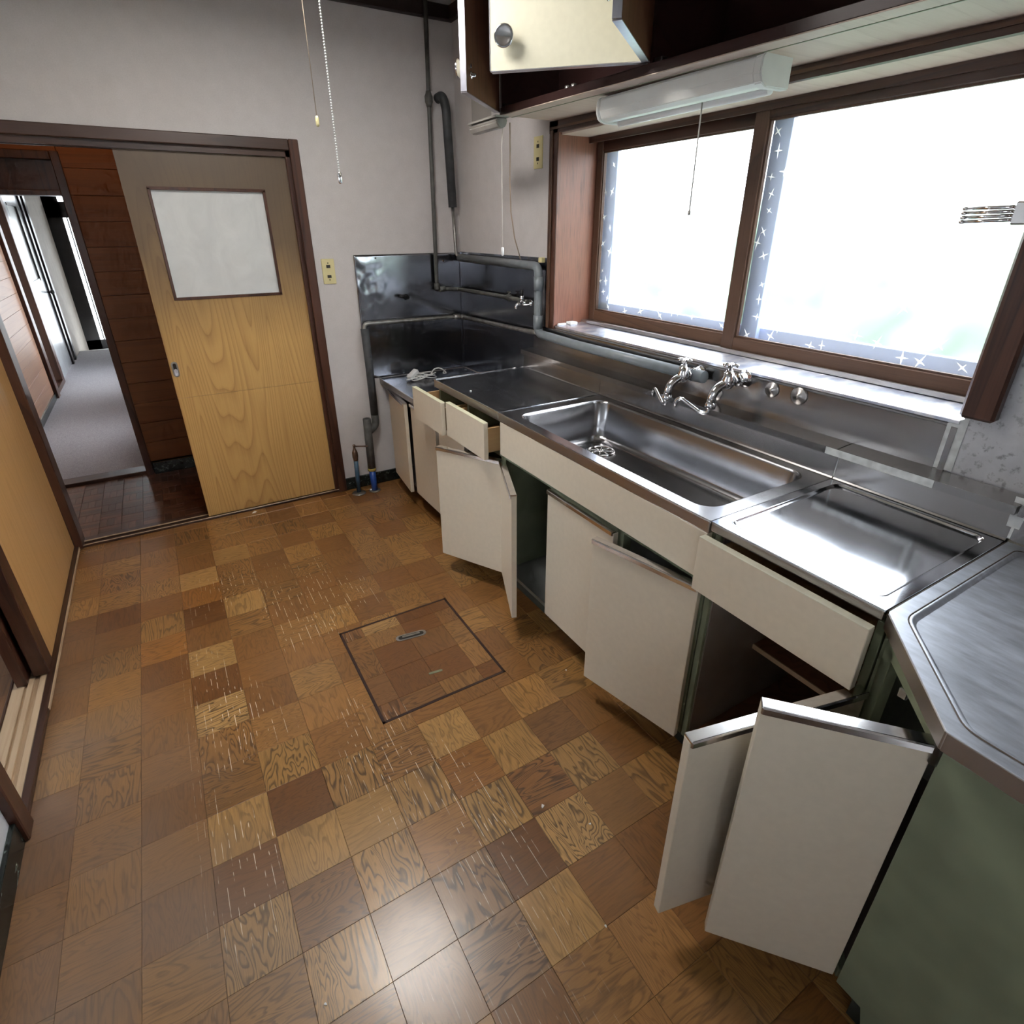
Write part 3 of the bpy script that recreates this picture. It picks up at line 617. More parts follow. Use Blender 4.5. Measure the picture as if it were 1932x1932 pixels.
# right corridor wall with window openings that let the daylight bands in
cr = MB()
for (a, b) in ((HW + .1, 1.75), (2.35, 3.35), (4.4, 7.0)): cr.box(-1.70, -1.64, a, b, 0, 2.3)
for (a, b) in ((1.75, 2.35), (3.35, 4.4)): cr.box(-1.70, -1.64, a, b, 0, .35).box(-1.70, -1.64, a, b, 1.4, 2.3)
struct('wall_corridor_right', cr, 'corr_wall')
struct('window_3', B(-1.672, -1.668, 1.75, 2.35, .35, 1.4), 'frost'); struct('window_4', B(-1.672, -1.668, 3.35, 4.4, .35, 1.4), 'frost')
struct('ceiling_corridor', B(XC - .1, -1.62, HW + .05, 7.0, 2.3, 2.35), 'ceiling')
# warm hall lamp (above the header, out of the doorway's view)
hlamp = thing('hall_lamp', 'warm bulb lamp on the hall ceiling behind the door header', 'lamp', (-1.75, .46, 2.35))
b = MB(); b.lathe([(.05, 0), (.05, -.02), (.02, -.03), (.02, -.08)], (-1.75, .46, 2.35)); obj('holder', b, 'white_plastic', hlamp)
b = MB(); b.lathe([(.012, -.08), (.034, -.11), (.040, -.14), (.030, -.17), (.004, -.18)], (-1.75, .46, 2.35)); obj('bulb', b, 'bulb', hlamp)
# ================================================================== WINDOW
w1 = struct_empty('window_1', (0, (WY0 + WY1) / 2, WB), 'wooden kitchen window with frosted star-patterned panes')
cz = lambda y: 1.8065 + (y + .93) * .0165          # underside line of the wall cupboard
c = MB(); c.box(-.020, .0, -.964, -.902, 1.000, cz(-.93), .002); ca = obj('casing_side', c, 'dark_wood', w1)
obj('bead', MB().box(-.027, -.018, -.934, -.914, 1.000, cz(-.93) - .03, .003), 'sash_wood_v', ca)
c = MB(); c.box(-.032, .0, -2.665, -2.598, 1.028, cz(-2.6) - .002, .006); obj('casing_side', c, 'dark_wood', w1)
c = MB(); c.prism([(-.902, WT), (-.902, cz(-.902)), (-2.665, cz(-2.665)), (-2.665, WT - .012)], 'x', -.020, 0); ca = obj('casing_head', c, 'dark_wood_h', w1)
c = MB(); c.prism([(-.914, WT + .012), (-.914, WT + .020), (-2.6, WT + .010), (-2.6, WT + .002)], 'x', -.026, -.018); obj('bead', c, 'sash_wood', ca)
c = MB(); c.box(-.016, .235, -.9645, WY0 + .004, WB - .006, WT, .001); obj('reveal_board', c, 'reveal_wood', w1)
c = MB(); c.box(-.002, .235, WY1 + .005, WY1 - .012, WB, WT, .001); obj('reveal_board', c, 'reveal_wood', w1)
c = MB(); c.box(-.004, .150, WY1, -.964, WT - .008, WT + .008); obj('reveal_head', c, 'soffit', w1)
c = MB(); c.box(.140, .235, WY1, -.964, 1.752, WT + .01, .001).box(.138, .148, WY1, -.964, 1.735, 1.760); obj('top_track', c, 'dark_wood_h', w1)
c = MB(); c.box(.140, .235, WY1, -.964, WB, 1.030, .001).box(.128, .140, WY1, -1.02, WB + .002, 1.036, .001); obj('bottom_track', c, 'steel_lip', w1)
def sash(y0, y1, x0, x1, zb, zb2, zt, st0, st1, tint):
    """frame of a sash between y0 (left) and y1 (right)"""
    s = obj('sash', MB().box(x0, x1, y1, y0, 1.029, zb, .002), 'sash_wood', w1)
    obj('top_rail', MB().box(x0, x1, y1, y0, zt, 1.752, .002), 'dark_wood_h', s)
    obj('stile', MB().box(x0 - .002, x1, y0 - st0, y0, 1.029, 1.752, .002), 'sash_wood_v', s)
    obj('stile', MB().box(x0 - .002, x1, y1, y1 + st1, 1.029, 1.752, .002), 'sash_wood_v', s)
    gx = (x0 + x1) / 2
    be = MB(); q = .006
    be.box(x0 + .004, gx, y0 - st0 - q, y0 - st0, zb, zt).box(x0 + .004, gx, y1 + st1, y1 + st1 + q, zb, zt).box(x0 + .004, gx, y1, y0, zb, zb + q).box(x0 + .004, gx, y1, y0, zt - q, zt)
    obj('glazing_bead', be, 'sash_wood_v', s)
    pane = obj('pane', MB().box(gx, gx + .003, y1 + st1, y0 - st0, zb, zt), 'frost', s)
    pane.data.materials.append(M['clear'])
    for p in pane.data.polygons:
        if p.normal.x > .5 or abs(p.normal.x) < .5: p.material_index = 1
    return s, gx
s1, gx1 = sash(-.966, -1.800, .184, .214, 1.074, 1.1, 1.706, .036, .045, 0)
s2, gx2 = sash(-1.768, -2.604, .150, .180, 1.074, 1.1, 1.714, .050, .040, 0)
# etched stars on the panes
def star_mesh(r):
    mb = MB(); t = bmesh.new(); vs = []
    n = 4
    for k in range(2 * n):
        a = math.pi * k / n; rr = r if k % 2 == 0 else r * .16
        if k % 4 == 2: rr = r * .7
        vs.append(t.verts.new((0, math.cos(a) * rr, math.sin(a) * rr)))
    t.faces.new(vs); ex = bmesh.ops.extrude_face_region(t, geom=t.faces[:])
    for v in [g_ for g_ in ex['geom'] if isinstance(g_, bmesh.types.BMVert)]: v.co.x -= .0006
    bmesh.ops.recalc_face_normals(t, faces=t.faces[:]); mb.add(t); return mb
sm = star_mesh(.023); star_me = bpy.data.meshes.new('etched_star'); sm.bm.to_mesh(star_me); sm.bm.free(); star_me.materials.append(M['star'])
def stars(s, gx, y0, y1, z0, z1, n, edge):
    pts = []; tries = 0
    while len(pts) < n and tries < 4000:
        tries += 1
        if random.random() < .55:
            if random.random() < .5: y, z = y0 - random.uniform(.012, edge), random.uniform(z0 + .02, z1 - .02)
            else: y, z = random.uniform(y1 + .02, y0 - .02), z0 + random.uniform(.012, edge)
        else: y, z = random.uniform(y1 + .02, y0 - .02), random.uniform(z0 + .02, z1 - .02)
        if all((y - a) ** 2 + (z - b_) ** 2 > .036 ** 2 for a, b_ in pts): pts.append((y, z))
    for (y, z) in pts:
        o = bpy.data.objects.new('etched_star', star_me); COL.objects.link(o); o.parent = s
        o.location = Vector((gx - .0001, y, z)) - WORG[s.name]; o.rotation_euler = (random.uniform(0, 3), 0, 0); o.scale = (1,) + (random.uniform(.6, 1.05),) * 2
stars(s1, gx1, -1.002, -1.755, 1.074, 1.706, 50, .07); stars(s2, gx2, -1.822, -2.540, 1.074, 1.714, 50, .07)
# outer sashes: their bars show as blue-grey bands through the frosted glass
oa = MB(); oa.box(.245, .270, -1.045, -.94, .98, 1.80).box(.215, .240, -1.865, -1.80, .98, 1.80).box(.245, .270, -2.62, -.94, .98, 1.105).box(.245, .270, -2.62, -.94, 1.742, 1.80); obj('outer_sash', oa, 'outer_alu', w1)
# steel sill
sl = MB(); sl.prism([(-.0115, 1.006), (-.0115, 1.013), (-.0105, 1.0145), (.142, 1.021), (.142, .995)], 'y', -2.598, -.968); obj('sill', sl, 'steel_sill', w1)
b = MB(); b.box(.050, .090, -1.005, -.968, 1.018, 1.029, .002); single('sill_scrap', b, 'paper', 'white plaster lump in the corner of the steel sill', 'scrap')
b = MB(); b.box(.0, .045, -.982, -.968, 1.015, 1.024, .003); single('sill_scrap', b, 'paper', 'crumbled white filler along the red reveal board', 'scrap')
# garden outside
struct('ground_garden', B(.26, 9, -9, 6, -.4, -.35), 'garden')
hg = MB(); t = bmesh.new(); bmesh.ops.create_grid(t, x_segments=60, y_segments=12, size=.5)
for v in t.verts:
    y, z = v.co.x * 9 - 2, (v.co.y + .5) * 1.75
    v.co = Vector((2.6 + random.uniform(-.16, .16) + .12 * math.sin(y * 3), y, -.36 + z))
hg.add(t); hd_ = single('garden_hedge', hg, 'hedge', 'light green hedge outside the frosted kitchen window', 'hedge')
sol = hd_.modifiers.new('thickness', 'SOLIDIFY'); sol.thickness = .4; sol.offset = 1
# ================================================================== SPLASH SHEETS
from mathutils import noise as mnoise
t = bmesh.new(); NX, NZ = 60, 64
def sheet_y(x, z):
    u = (x + .622) / .62; w = (z - .645) / .648
    k = max(0.0, 1 - u * 2.6) ** 1.3 * max(.12, min(1.0, (w - .15) * 1.6))
    n_ = mnoise.noise(Vector((x * 16, 3.3, z * 11))) + .6 * mnoise.noise(Vector((x * 34, 7.1, z * 25)))
    return -.0045 - k * (.0045 + .0060 * n_) - .0006 * mnoise.noise(Vector((x * 5, 1, z * 4)))
gv = [[t.verts.new((-.622 + .616 * i / NX, min(-.0015, sheet_y(-.622 + .616 * i / NX, .645 + .648 * j / NZ)), .645 + .648 * j / NZ)) for j in range(NZ + 1)] for i in range(NX + 1)]
for i in range(NX):
    for j in range(NZ): f = t.faces.new((gv[i][j], gv[i + 1][j], gv[i + 1][j + 1], gv[i][j + 1])); f.smooth = True
s = MB(); s.add(t); sb = single('splash_sheet', s, 'steel_splash', 'dark stained steel splash sheet with a crumpled corner on the back wall', 'splash sheet')
so = sb.modifiers.new('sheet', 'SOLIDIFY'); so.thickness = .0008; so.offset = 0
for q in ((708, 487), (836, 492)): pt = onY(-.005, *q); n = MB(); n.lathe([(.005, 0), (.005, .002), (.002, .003)], pt, (0, -1, 0), 10); obj('nail_head', n, 'slot' if q[0] < 800 else 'brass', sb)
s = MB(); s.box(-.0045, -.0005, -.900, -.006, .645, 1.297); s.box(-.012, -.004, -.012, -.004, .645, 1.293); single('splash_sheet', s, 'steel_splash', 'dark stained steel splash sheet in the corner left of the window', 'splash sheet')
s = MB(); s.box(-.0095, -.0050, -2.598, -.79, .86, .997); su = single('splash_sheet', s, 'steel_wall', 'long stained steel sheet under the window sill behind the taps', 'splash sheet')
for q, r in (((1457, 735), .024), ((1508, 747), .026)):
    pt = onX(-.0095, *q); n = MB(); n.lathe([(r, 0), (r, .002), (r * .85, .005), (r * .3, .006), (r * .25, .010), (.002, .011)], pt, (-1, 0, 0)); obj('blanking_cap', n, 'steel_lip', su)
pt = onX(-.0095, 1352, 742); n = MB(); n.lathe([(.024, 0), (.022, .003), (.004, .004)], pt, (-1, 0, 0)); obj('blanking_cap', n, 'steel_lip', su)
s = MB(); s.box(-.0045, -.0005, YF + .02, -2.604, .80, 1.70); single('splash_sheet', s, 'steel_right', 'grey spotted steel sheet on the wall right of the window', 'splash sheet')
def tape(name, pts, label, thick=.0006):
    """flat strip of tape through quad corners on a surface"""
    t = bmesh.new(); vs = [t.verts.new(p) for p in pts]; t.faces.new(vs)
    m = MB(); m.add(t); o = single(name, m, 'clear_tape', label, 'tape'); md = o.modifiers.new('film', 'SOLIDIFY'); md.thickness = thick; md.offset = 0; return o
# ================================================================== LOWER CUPBOARDS
def handle_strip(parent, origin, u, length, z, mat='strip', depth=.020):
    m = MB(); m.obox(origin, u, length, .025, z - .0038, z + .003, .0012, 0.0).obox(origin, u, length, .006, z - .013, z + .003, .0024, .020)
    return obj('handle_strip', m, mat, parent)
def door_leaf(parent, hinge, free, z0, z1, mat='cream', strip='strip', flip=False, name='door'):
    """upright door board from hinge to free edge; front is to the left of hinge->free unless flipped"""
    u = Vector((free[0] - hinge[0], free[1] - hinge[1])); L = u.length
    o_, d_ = (hinge, u) if not flip else (free, -u)
    m = MB(); m.obox(o_, d_, L, .019, z0, z1 - .004, .0012); dr = obj(name, m, mat, parent)
    if strip: handle_strip(dr, o_, d_, L, z1, strip)
    return dr
ZT = .762
FX = -.525
def carcass(t, y0, y1, mat, zt=ZT, inner=None, z0=.10, xf=FX, xb=-.035, stile=.018, rail=True):
    m = MB(); m.box(xf, xb, y0 - .016, y0, z0, zt, .001); obj('side_panel', m, mat, t)
    m = MB(); m.box(xf, xb, y1, y1 + .016, z0, zt, .001); obj('side_panel', m, mat, t)
    m = MB(); m.box(xf, xb, y1 + .016, y0 - .016, z0, z0 + .016); obj('bottom_panel', m, inner or mat, t)
    m = MB(); m.box(xb - .006, xb, y1 + .016, y0 - .016, z0 + .016, zt); obj('back_panel', m, inner or mat, t)
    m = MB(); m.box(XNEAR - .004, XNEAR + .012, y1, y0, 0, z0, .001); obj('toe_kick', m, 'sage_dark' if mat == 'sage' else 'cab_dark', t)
    if rail:
        m = MB(); m.box(xf, xf + .02, y1 + .016, y0 - .016, .612, .636); obj('front_rail', m, mat, t)
# low cupboard under the hob counter
g = thing('hob_cupboard', 'low cream cupboard beside the floor pipes with one door ajar', 'cupboard', (-.28, -.44, 0))
carcass(g, -.115, -.772, 'inside_brown', .612, rail=False)
door_leaf(g, (-.526, -.125), (-.556, -.440), .098, .600)
door_leaf(g, (-.526, -.760), (-.528, -.458), .098, .600, flip=True)
# drawer cupboard
a = thing('drawer_cupboard', 'cream cupboard with two drawers pulled out under the left worktop', 'cupboard', (-.28, -1.08, 0))
carcass(a, -.790, -1.376, 'sage', ZT, 'inside_grey')
obj('partition', B(FX, -.06, -1.092, -1.076, .636, ZT), 'sage', a)
door_leaf(a, (-.526, -.800), (-.528, -1.075), .098, .605)
door_leaf(a, (-.527, -1.384), (-.676, -1.104), .098, .606, flip=True)
def drawer(par, y0, y1, xfront, z0, z1, depth=.40, edge='cream_edge'):
    m = MB(); m.box(xfront, xfront + .019, y1, y0, z0, z1, .0014)
    d = obj('drawer', m, 'cream', par)
    obj('top_edge', B(xfront - .0004, xfront + .0194, y1 + .001, y0 - .001, z1 - .001, z1 + .0006), edge, d)
    bx = MB(); xa, xb = xfront + .019, xfront + depth
    bx.box(xa, xb, y0 - .030, y0 - .018, z0 + .02, z1 - .03).box(xa, xb, y1 + .018, y1 + .030, z0 + .02, z1 - .03).box(xb - .012, xb, y1 + .03, y0 - .03, z0 + .02, z1 - .03).box(xa, xb, y1 + .03, y0 - .03, z0 + .02, z0 + .026)
    obj('drawer_box', bx, 'drawer_box', d); return d
drawer(a, -.722, -1.036, -.628, .618, .762)
drawer(a, -1.040, -1.374, -.608, .618, .764)
# sink cupboard
s_ = thing('sink_cupboard', 'long cream cupboard under the sink with three doors', 'cupboard', (-.28, -1.88, 0))
carcass(s_, -1.380, -2.378, 'sage', ZT, 'inside_grey')
obj('front_panel', B(-.545, -.526, -2.374, -1.386, .634, .764, .0012), 'cream', s_)
obj('division', B(FX, FX + .03, -2.075, -2.045, .116, .612), 'sage', s_)
door_leaf(s_, (-.527, -1.392), (-.650, -1.680), .098, .606)
dl = s_.children[-1]
door_leaf(s_, (-.527, -1.712), (-.529, -2.056), .098, .614)
door_leaf(s_, (-.530, -2.374), (-.602, -2.046), .098, .612, flip=True)
# trap cupboard right of the sink
c_ = thing('open_cupboard', 'cream cupboard with drawer and wide open door under the steel tray', 'cupboard', (-.28, -2.57, 0))
carcass(c_, -2.382, -2.776, 'sage', ZT, 'inside_brown')
obj('lining', B(FX + .01, -.05, -2.4015, -2.398, .116, ZT), 'inside_brown', c_)
sh_ = obj('shelf', B(-.298, -.05, -2.760, -2.402, .330, .344), 'cab_wood', c_); obj('shelf_edge', B(-.3015, -.298, -2.760, -2.402, .330, .3445), 'track_wood', sh_)
obj('floor_liner', B(FX + .01, -.05, -2.758, -2.402, .1162, .1175), 'cab_wood', c_)
drawer(c_, -2.378, -2.772, -.578, .624, .768, .40, 'upper_cream')
door_leaf(c_, (-.530, -2.768), (-.911, -2.674), .098, .612, flip=True)
# corner cupboard
k_ = thing('corner_cupboard', 'sage green corner cupboard with a slanted front and hinged cream door', 'cupboard', (-.4, -3.1, 0))
SX = -.706
m = MB(); m.prism([(-2.958, .10), (-2.958, ZT), (-3.66, ZT), (-3.66, 0), (-3.03, 0), (-3.005, .10)], 'x', SX, SX + .018); obj('side_panel', m, 'sage', k_)
m = MB(); m.box(FX, -.035, -2.798, -2.780, .10, ZT); obj('side_panel', m, 'sage', k_)
fd = Vector((SX + .006, -2.952)) - Vector((-.527, -2.786)); fl = fd.length
m = MB(); m.obox((-.527, -2.786), fd, fl, .018, ZT - .05, ZT, .001, -.018).obox((-.527, -2.786), fd, .035, .018, .10, ZT, .001, -.018).obox((-.527, -2.786), fd, fl, .018, .10, .125, .001, -.018)
obj('face_frame', m, 'sage', k_)
m = MB(); m.prism([(-.54, -2.80), (-.10, -2.80), (-.10, -3.6), (-.69, -3.6), (-.69, -2.97)], 'z', .10, .116); obj('bottom_panel', m, 'inside_brown', k_)
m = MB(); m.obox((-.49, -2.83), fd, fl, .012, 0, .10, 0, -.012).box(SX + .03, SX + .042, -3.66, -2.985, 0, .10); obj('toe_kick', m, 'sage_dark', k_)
dr = door_leaf(k_, (-.686, -2.936), (-.842, -2.754), .098, .730, flip=True)
m = MB(); m.obox((-.700, -2.950), (1, .05), .05, .006, .715, .745, .001).lathe([(.007, 0), (.007, .06)], (-.703, -2.953, .70)); obj('hinge', m, 'hinge', k_)
obj('catch', B(-.60, -.585, -2.865, -2.85, .69, .71, .002), 'chrome', k_)
# ================================================================== STEEL TOPS
LIP = .036
def top_slab(t, y0, y1, mat, z=.80, x0=-.545, x1=-.068):
    m = MB(); m.box(x0, x1, y1, y0, z - .008, z, .0015); o = obj('top_sheet', m, mat, t)
    m = MB(); m.box(x0 - .001, x0 + .010, y1, y0, z - LIP, z - .001, .004, 2); obj('front_lip', m, 'steel_lip', t); return o
def upstand(t, y0, y1, mat='steel_wall', z=.80):
    m = MB(); m.prism([(-.074, z - .008), (-.066, z + .004), (-.062, .866), (-.082, .866), (-.082, .886), (-.010, .890), (-.010, .880), (-.054, .876), (-.054, z - .008)], 'y', y1, y0)
    return obj('upstand', m, mat, t)
# low hob counter
hc_ = thing('hob_counter', 'low dark steel hob counter in the corner', 'counter', (-.28, -.4, .6))
m = MB(); m.box(-.547, -.006, -.782, -.002, .612, .640, .003); obj('top_sheet', m, 'steel_splash', hc_)
m = MB(); m.prism([(-.549, .612), (-.549, .640), (-.543, .6405), (-.535, .622), (-.535, .600), (-.541, .600)], 'y', -.782, -.002); obj('front_lip', m, 'steel_lip', hc_)
# left worktop
lw = thing('worktop', 'flat steel worktop between the sink and the low hob counter', 'worktop', (-.28, -1.08, .77))
top_slab(lw, -.787, -1.3735, 'steel_top'); upstand(lw, -.787, -1.3735)
m = MB(); m.box(-.545, -.068, -.792, -.786, .762, .801, .001); obj('side_lip', m, 'steel_lip', lw)
m = MB(); m.box(-.543, -.08, -.7995, -.792, .8, .8035, .0015); obj('raised_edge', m, 'chrome', lw)
# sink top with pressed basin
sk = thing('kitchen_sink', 'stainless sink top with one long deep basin', 'sink', (-.28, -1.88, .7))
BX0, BX1, BY0, BY1 = -.508, -.100, -2.338, -1.440
def rrect(x0, x1, y0, y1, r, n=6):
    pts = []
    for (cx, cy, a0) in ((x1 - r, y1 - r, 0), (x0 + r, y1 - r, 90), (x0 + r, y0 + r, 180), (x1 - r, y0 + r, 270)):
        for k in range(n + 1):
            a = math.radians(a0 + 90 * k / n); pts.append((cx + math.cos(a) * r, cy + math.sin(a) * r))
    return pts
t = bmesh.new()
outer = rrect(-.545, -.068, -2.3775, -1.3745, .002)
lay = [(outer, .792), (outer, .800)]
for d, r, z in ((0, .055, .800), (.003, .053, .7985), (.008, .050, .790), (.020, .050, .700), (.026, .048, .668), (.034, .046, .655), (.050, .038, .648)):
    lay.append((rrect(BX0 + d, BX1 - d, BY0 + d, BY1 - d, r), z))
rings = [[t.verts.new((x, y, z)) for x, y in pts] for pts, z in lay]
for p, q in zip(rings, rings[1:]):
    for k in range(len(p)):
        f = t.faces.new((p[k], p[(k + 1) % len(p)], q[(k + 1) % len(p)], q[k])); f.smooth = True
fb = t.faces.new(rings[-1]); bmesh.ops.recalc_face_normals(t, faces=t.faces[:])
m = MB(); m.add(t); o = obj('basin', m, 'steel_sink', sk)
for p in o.data.polygons:
    if len(p.vertices) > 4 or abs(p.normal.z) > .98: p.use_smooth = False
m = MB(); m.box(-.546, -.536, -2.3775, -1.3745, .800 - LIP, .799, .004, 2); obj('front_lip', m, 'steel_lip', sk); upstand(sk, -1.3745, -2.3775)
dc = onZ(.648, 1133, 851)
m = MB(); m.lathe([(.056, -.001), (.056, .003), (.050, .004), (.046, .0015), (.044, -.0005)], (dc.x, dc.y, .648)); dn = obj('drain', m, 'chrome', sk)
m = MB(); m.lathe([(.043, 0), (.043, .0008)], (dc.x, dc.y, .648)); obj('drain_cup', m, 'slot', dn)
m = MB()
for k in range(8):
    a = math.pi * k / 4; m.tube([(dc.x + .008 * math.cos(a), dc.y + .008 * math.sin(a), .6495), (dc.x + .042 * math.cos(a), dc.y + .042 * math.sin(a), .6495)], .0022, 6)
m.lathe([(.012, 0), (.012, .002), (.004, .003)], (dc.x, dc.y, .648)); obj('strainer', m, 'chrome', dn)
# joint strip between left worktop and sink
single('joint_strip', B(-.542, -.074, -1.384, -1.364, .8003, .8018, .0006), 'steel_tray', 'bright steel cover strip between worktop and sink', 'strip')
# steel tray right of the sink: recessed panel with raised rim
def tray_top(t, outer, inner, mat, z=.80, dz=.006, n=6):
    b = bmesh.new(); lay = [(outer, z - .010), (outer, z), ]
    ic = Vector((sum(p[0] for p in inner) / len(inner), sum(p[1] for p in inner) / len(inner)))
    def sh(pts, d): return [tuple(Vector(p) + (ic - Vector(p)).normalized() * d) for p in pts]
    lay += [(inner, z), (sh(inner, .003), z + .0014), (sh(inner, .006), z), (sh(inner, .012), z - dz)]
    rr = [[b.verts.new((x, y, h)) for x, y in pts] for pts, h in lay]
    for p, q in zip(rr, rr[1:]):
        for k in range(len(p)): f = b.faces.new((p[k], p[(k + 1) % len(p)], q[(k + 1) % len(p)], q[k])); f.smooth = True
    b.faces.new(rr[-1]); b.faces.new(list(reversed(rr[0]))); bmesh.ops.recalc_face_normals(b, faces=b.faces[:])
    m = MB(); m.add(b); o = obj('top_sheet', m, mat, t)
    for p in o.data.polygons:
        if abs(p.normal.z) > .99: p.use_smooth = False
    return o
ty = thing('worktop', 'bright wet-looking steel tray worktop right of the sink', 'worktop', (-.28, -2.57, .77))
tray_top(ty, rrect(-.545, -.068, -2.7735, -2.3805, .002), rrect(-.518, -.084, -2.752, -2.402, .022), 'steel_tray')
m = MB(); m.box(-.546, -.536, -2.7735, -2.3805, .775, .799, .004, 2); obj('front_lip', m, 'steel_lip', ty); upstand(ty, -2.3805, -2.7735)
# corner top
ct = thing('worktop', 'slant-fronted steel corner worktop over the sage green cupboard', 'worktop', (-.4, -3.15, .77))
PO = [(-.545, -2.779), (-.068, -2.779), (-.068, -3.68), (-.748, -3.68), (-.748, -2.962)]
def inset(pts, d):
    n = len(pts); out = []
    for i in range(n):
        p0, p1, p2 = Vector(pts[i - 1]), Vector(pts[i]), Vector(pts[(i + 1) % n])
        a, b_ = (p1 - p0).normalized(), (p2 - p1).normalized()
        n1, n2 = Vector((a.y, -a.x)), Vector((b_.y, -b_.x)); k = n1 + n2
        out.append(p1 + k * (d / max(.2, 1 + n1.dot(n2))))
    return out
def soft(pts, r, n=5):
    out = []; N = len(pts)
    for i in range(N):
        a, c, d = Vector(pts[i - 1]), Vector(pts[i]), Vector(pts[(i + 1) % N]); p0 = c + (a - c).normalized() * r; p1 = c + (d - c).normalized() * r
        for k in range(n + 1): w = k / n; out.append(tuple(p0 * (1 - w) ** 2 + c * 2 * w * (1 - w) + p1 * w * w))
    return out
tray_top(ct, soft(PO, .004), soft(inset(PO, .026), .020), 'steel_corner')
m = MB()
for p, q in ((PO[4], PO[0]), (PO[3], PO[4])):
    u = Vector(q) - Vector(p); m.obox(p, u, u.length, .010, .800 - LIP, .799, .002, -.001)
obj('front_lip', m, 'steel_lip', ct); upstand(ct, -2.779, -3.68)
def rim_line(t, pts, z):
    P_ = [(x, y, z) for x, y in pts]; m = MB(); m.tube(P_ + [P_[0]], .0013, 6); obj('rim_line', m, 'rust_line', t)
rim_line(ct, soft(inset(PO, .0245), .020), .8002)
for yj in (-2.3792, -2.7764): single('joint_gap', B(-.540, -.072, yj - .0006, yj + .0006, .786, .7985), 'rust_line', 'dark dirty seam ' + ('between sink and steel tray' if yj > -2.5 else 'between steel tray and corner worktop'), 'seam')
# tape on the joints
tape('tape_strip', [(-.0605, -1.362, .806), (-.0605, -1.384, .806), (-.0580, -1.386, .864), (-.0580, -1.358, .864)], 'clear tape on the upstand joint left of the sink')
tape('tape_strip', [(-.0650, -2.368, .806), (-.0650, -2.392, .806), (-.0610, -2.392, .864), (-.0610, -2.366, .864)], 'clear tape on the upstand joint between sink and steel tray')
tape('tape_strip', [(-.0828, -2.350, .867), (-.0828, -2.615, .867), (-.0828, -2.615, .886), (-.0828, -2.350, .886)], 'whitened tape along the ledge over the steel tray')
tape('tape_strip', [(-.0102, -2.576, .892), (-.0060, -2.614, .892), (-.0060, -2.614, 1.024), (-.0102, -2.576, 1.004)], 'clear tape up the wall seam under the window corner')
tape('tape_strip', [(-.0650, -2.766, .806), (-.0650, -2.786, .806), (-.0610, -2.790, .900), (-.0610, -2.760, .900)], 'torn tape on the upstand joint at the corner worktop')
# ================================================================== TAPS AND PIPES
def faucet(y, z, label, swing, L=.125):
    t = thing('water_tap', label, 'tap', (-.06, y, z), 'chrome sink taps')
    m = MB(); m.lathe([(.027, 0), (.027, .005), (.022, .010), (.020, .030), (.021, .036), (.013, .038)], (-.0095, y, z), (-1, 0, 0)); obj('wall_flange', m, 'chrome', t)
    m = MB(); m.tube([(-.045, y, z), (-.075, y, z)], .0115, 14).lathe([(.0, -.022), (.013, -.020), (.019, -.010), (.020, .006), (.016, .016), (.0155, .028), (.011, .030), (.010, .036)], (-.090, y, z)).tube([(-.090, y, z - .002), (-.118, y + .008, z - .014), (-.136, y + .013, z - .036), (-.138, y + .014, z - .060)], .0135, 14, .016)
    m.lathe([(.0165, -.006), (.0165, .006)], (-.066, y, z), (1, 0, 0), 6); obj('body', m, 'chrome', t)
    m = MB(); m.lathe([(.013, -.004), (.018, .0), (.018, .014), (.014, .018), (.014, .026)], (-.138, y + .014, z - .078), (0, 0, 1), 6); obj('collar', m, 'chrome', t)
    hx = (-.088, y, z + .032)
    m = MB(); m.lathe([(.006, 0), (.006, .016), (.010, .018), (.010, .023), (.003, .025)], hx)
    for k in range(4):
        a = math.pi / 2 * k + .5; e_ = Vector((math.cos(a), math.sin(a), 0))
        m.tube([Vector(hx) + Vector((0, 0, .020)), Vector(hx) + Vector((0, 0, .021)) + e_ * .014, Vector(hx) + Vector((0, 0, .017)) + e_ * .022], .0055, 8, 0, [1, .9, 1.15])
    obj('cross_handle', m, 'chrome', t)
    d = Vector((math.cos(swing), math.sin(swing), 0)); b0 = Vector((-.138, y + .014, z - .075))
    m = MB(); m.tube([b0, b0 + Vector((0, 0, -.022)) + d * .004, b0 + Vector((0, 0, -.026)) + d * .03, b0 + d * (L - .02) + Vector((0, 0, .006)), b0 + d * (L - .004) + Vector((0, 0, .0)), b0 + d * L + Vector((0, 0, -.026))], .0068, 12, .018); obj('swivel_spout', m, 'chrome', t)
    return t
faucet(-1.828, .972, 'chrome tap at the end of the fat grey pipe', math.radians(67))
faucet(-2.010, .990, 'chrome tap on the bare steel sheet', math.radians(103), .120)
m = MB(); m.tube([(-.040, -1.80, .968), (-.040, -1.875, .970)], .0205, 20); m.lathe([(.0225, 0), (.0225, .004)], (-.040, -1.83, .969), (0, 1, 0))
# fat grey pipe
gp = thing('grey_pipe', 'fat grey plastic pipe running from the corner under the window sill', 'pipe', (-.04, -.9, .97))
m2 = MB(); m2.tube([(-.036, -.060, 1.268), (-.036, -.862, 1.262), (-.036, -.866, .968), (-.036, -1.18, .962), (-.036, -1.80, .966)], .0195, 18, .035); obj('run', m2, 'pvc', gp); obj('end_socket', m, 'pvc', gp)
for zz in (1.19, 1.02): m = MB(); m.lathe([(.0225, -.03), (.0225, .03)], (-.036, -.8656, zz)); obj('collar', m, 'pvc', gp)
pt = onX(-.03, 1022, 496); obj('clip', B(pt.x - .012, pt.x + .012, pt.y - .012, pt.y + .012, 1.278, 1.30, .003), 'ivory', gp)
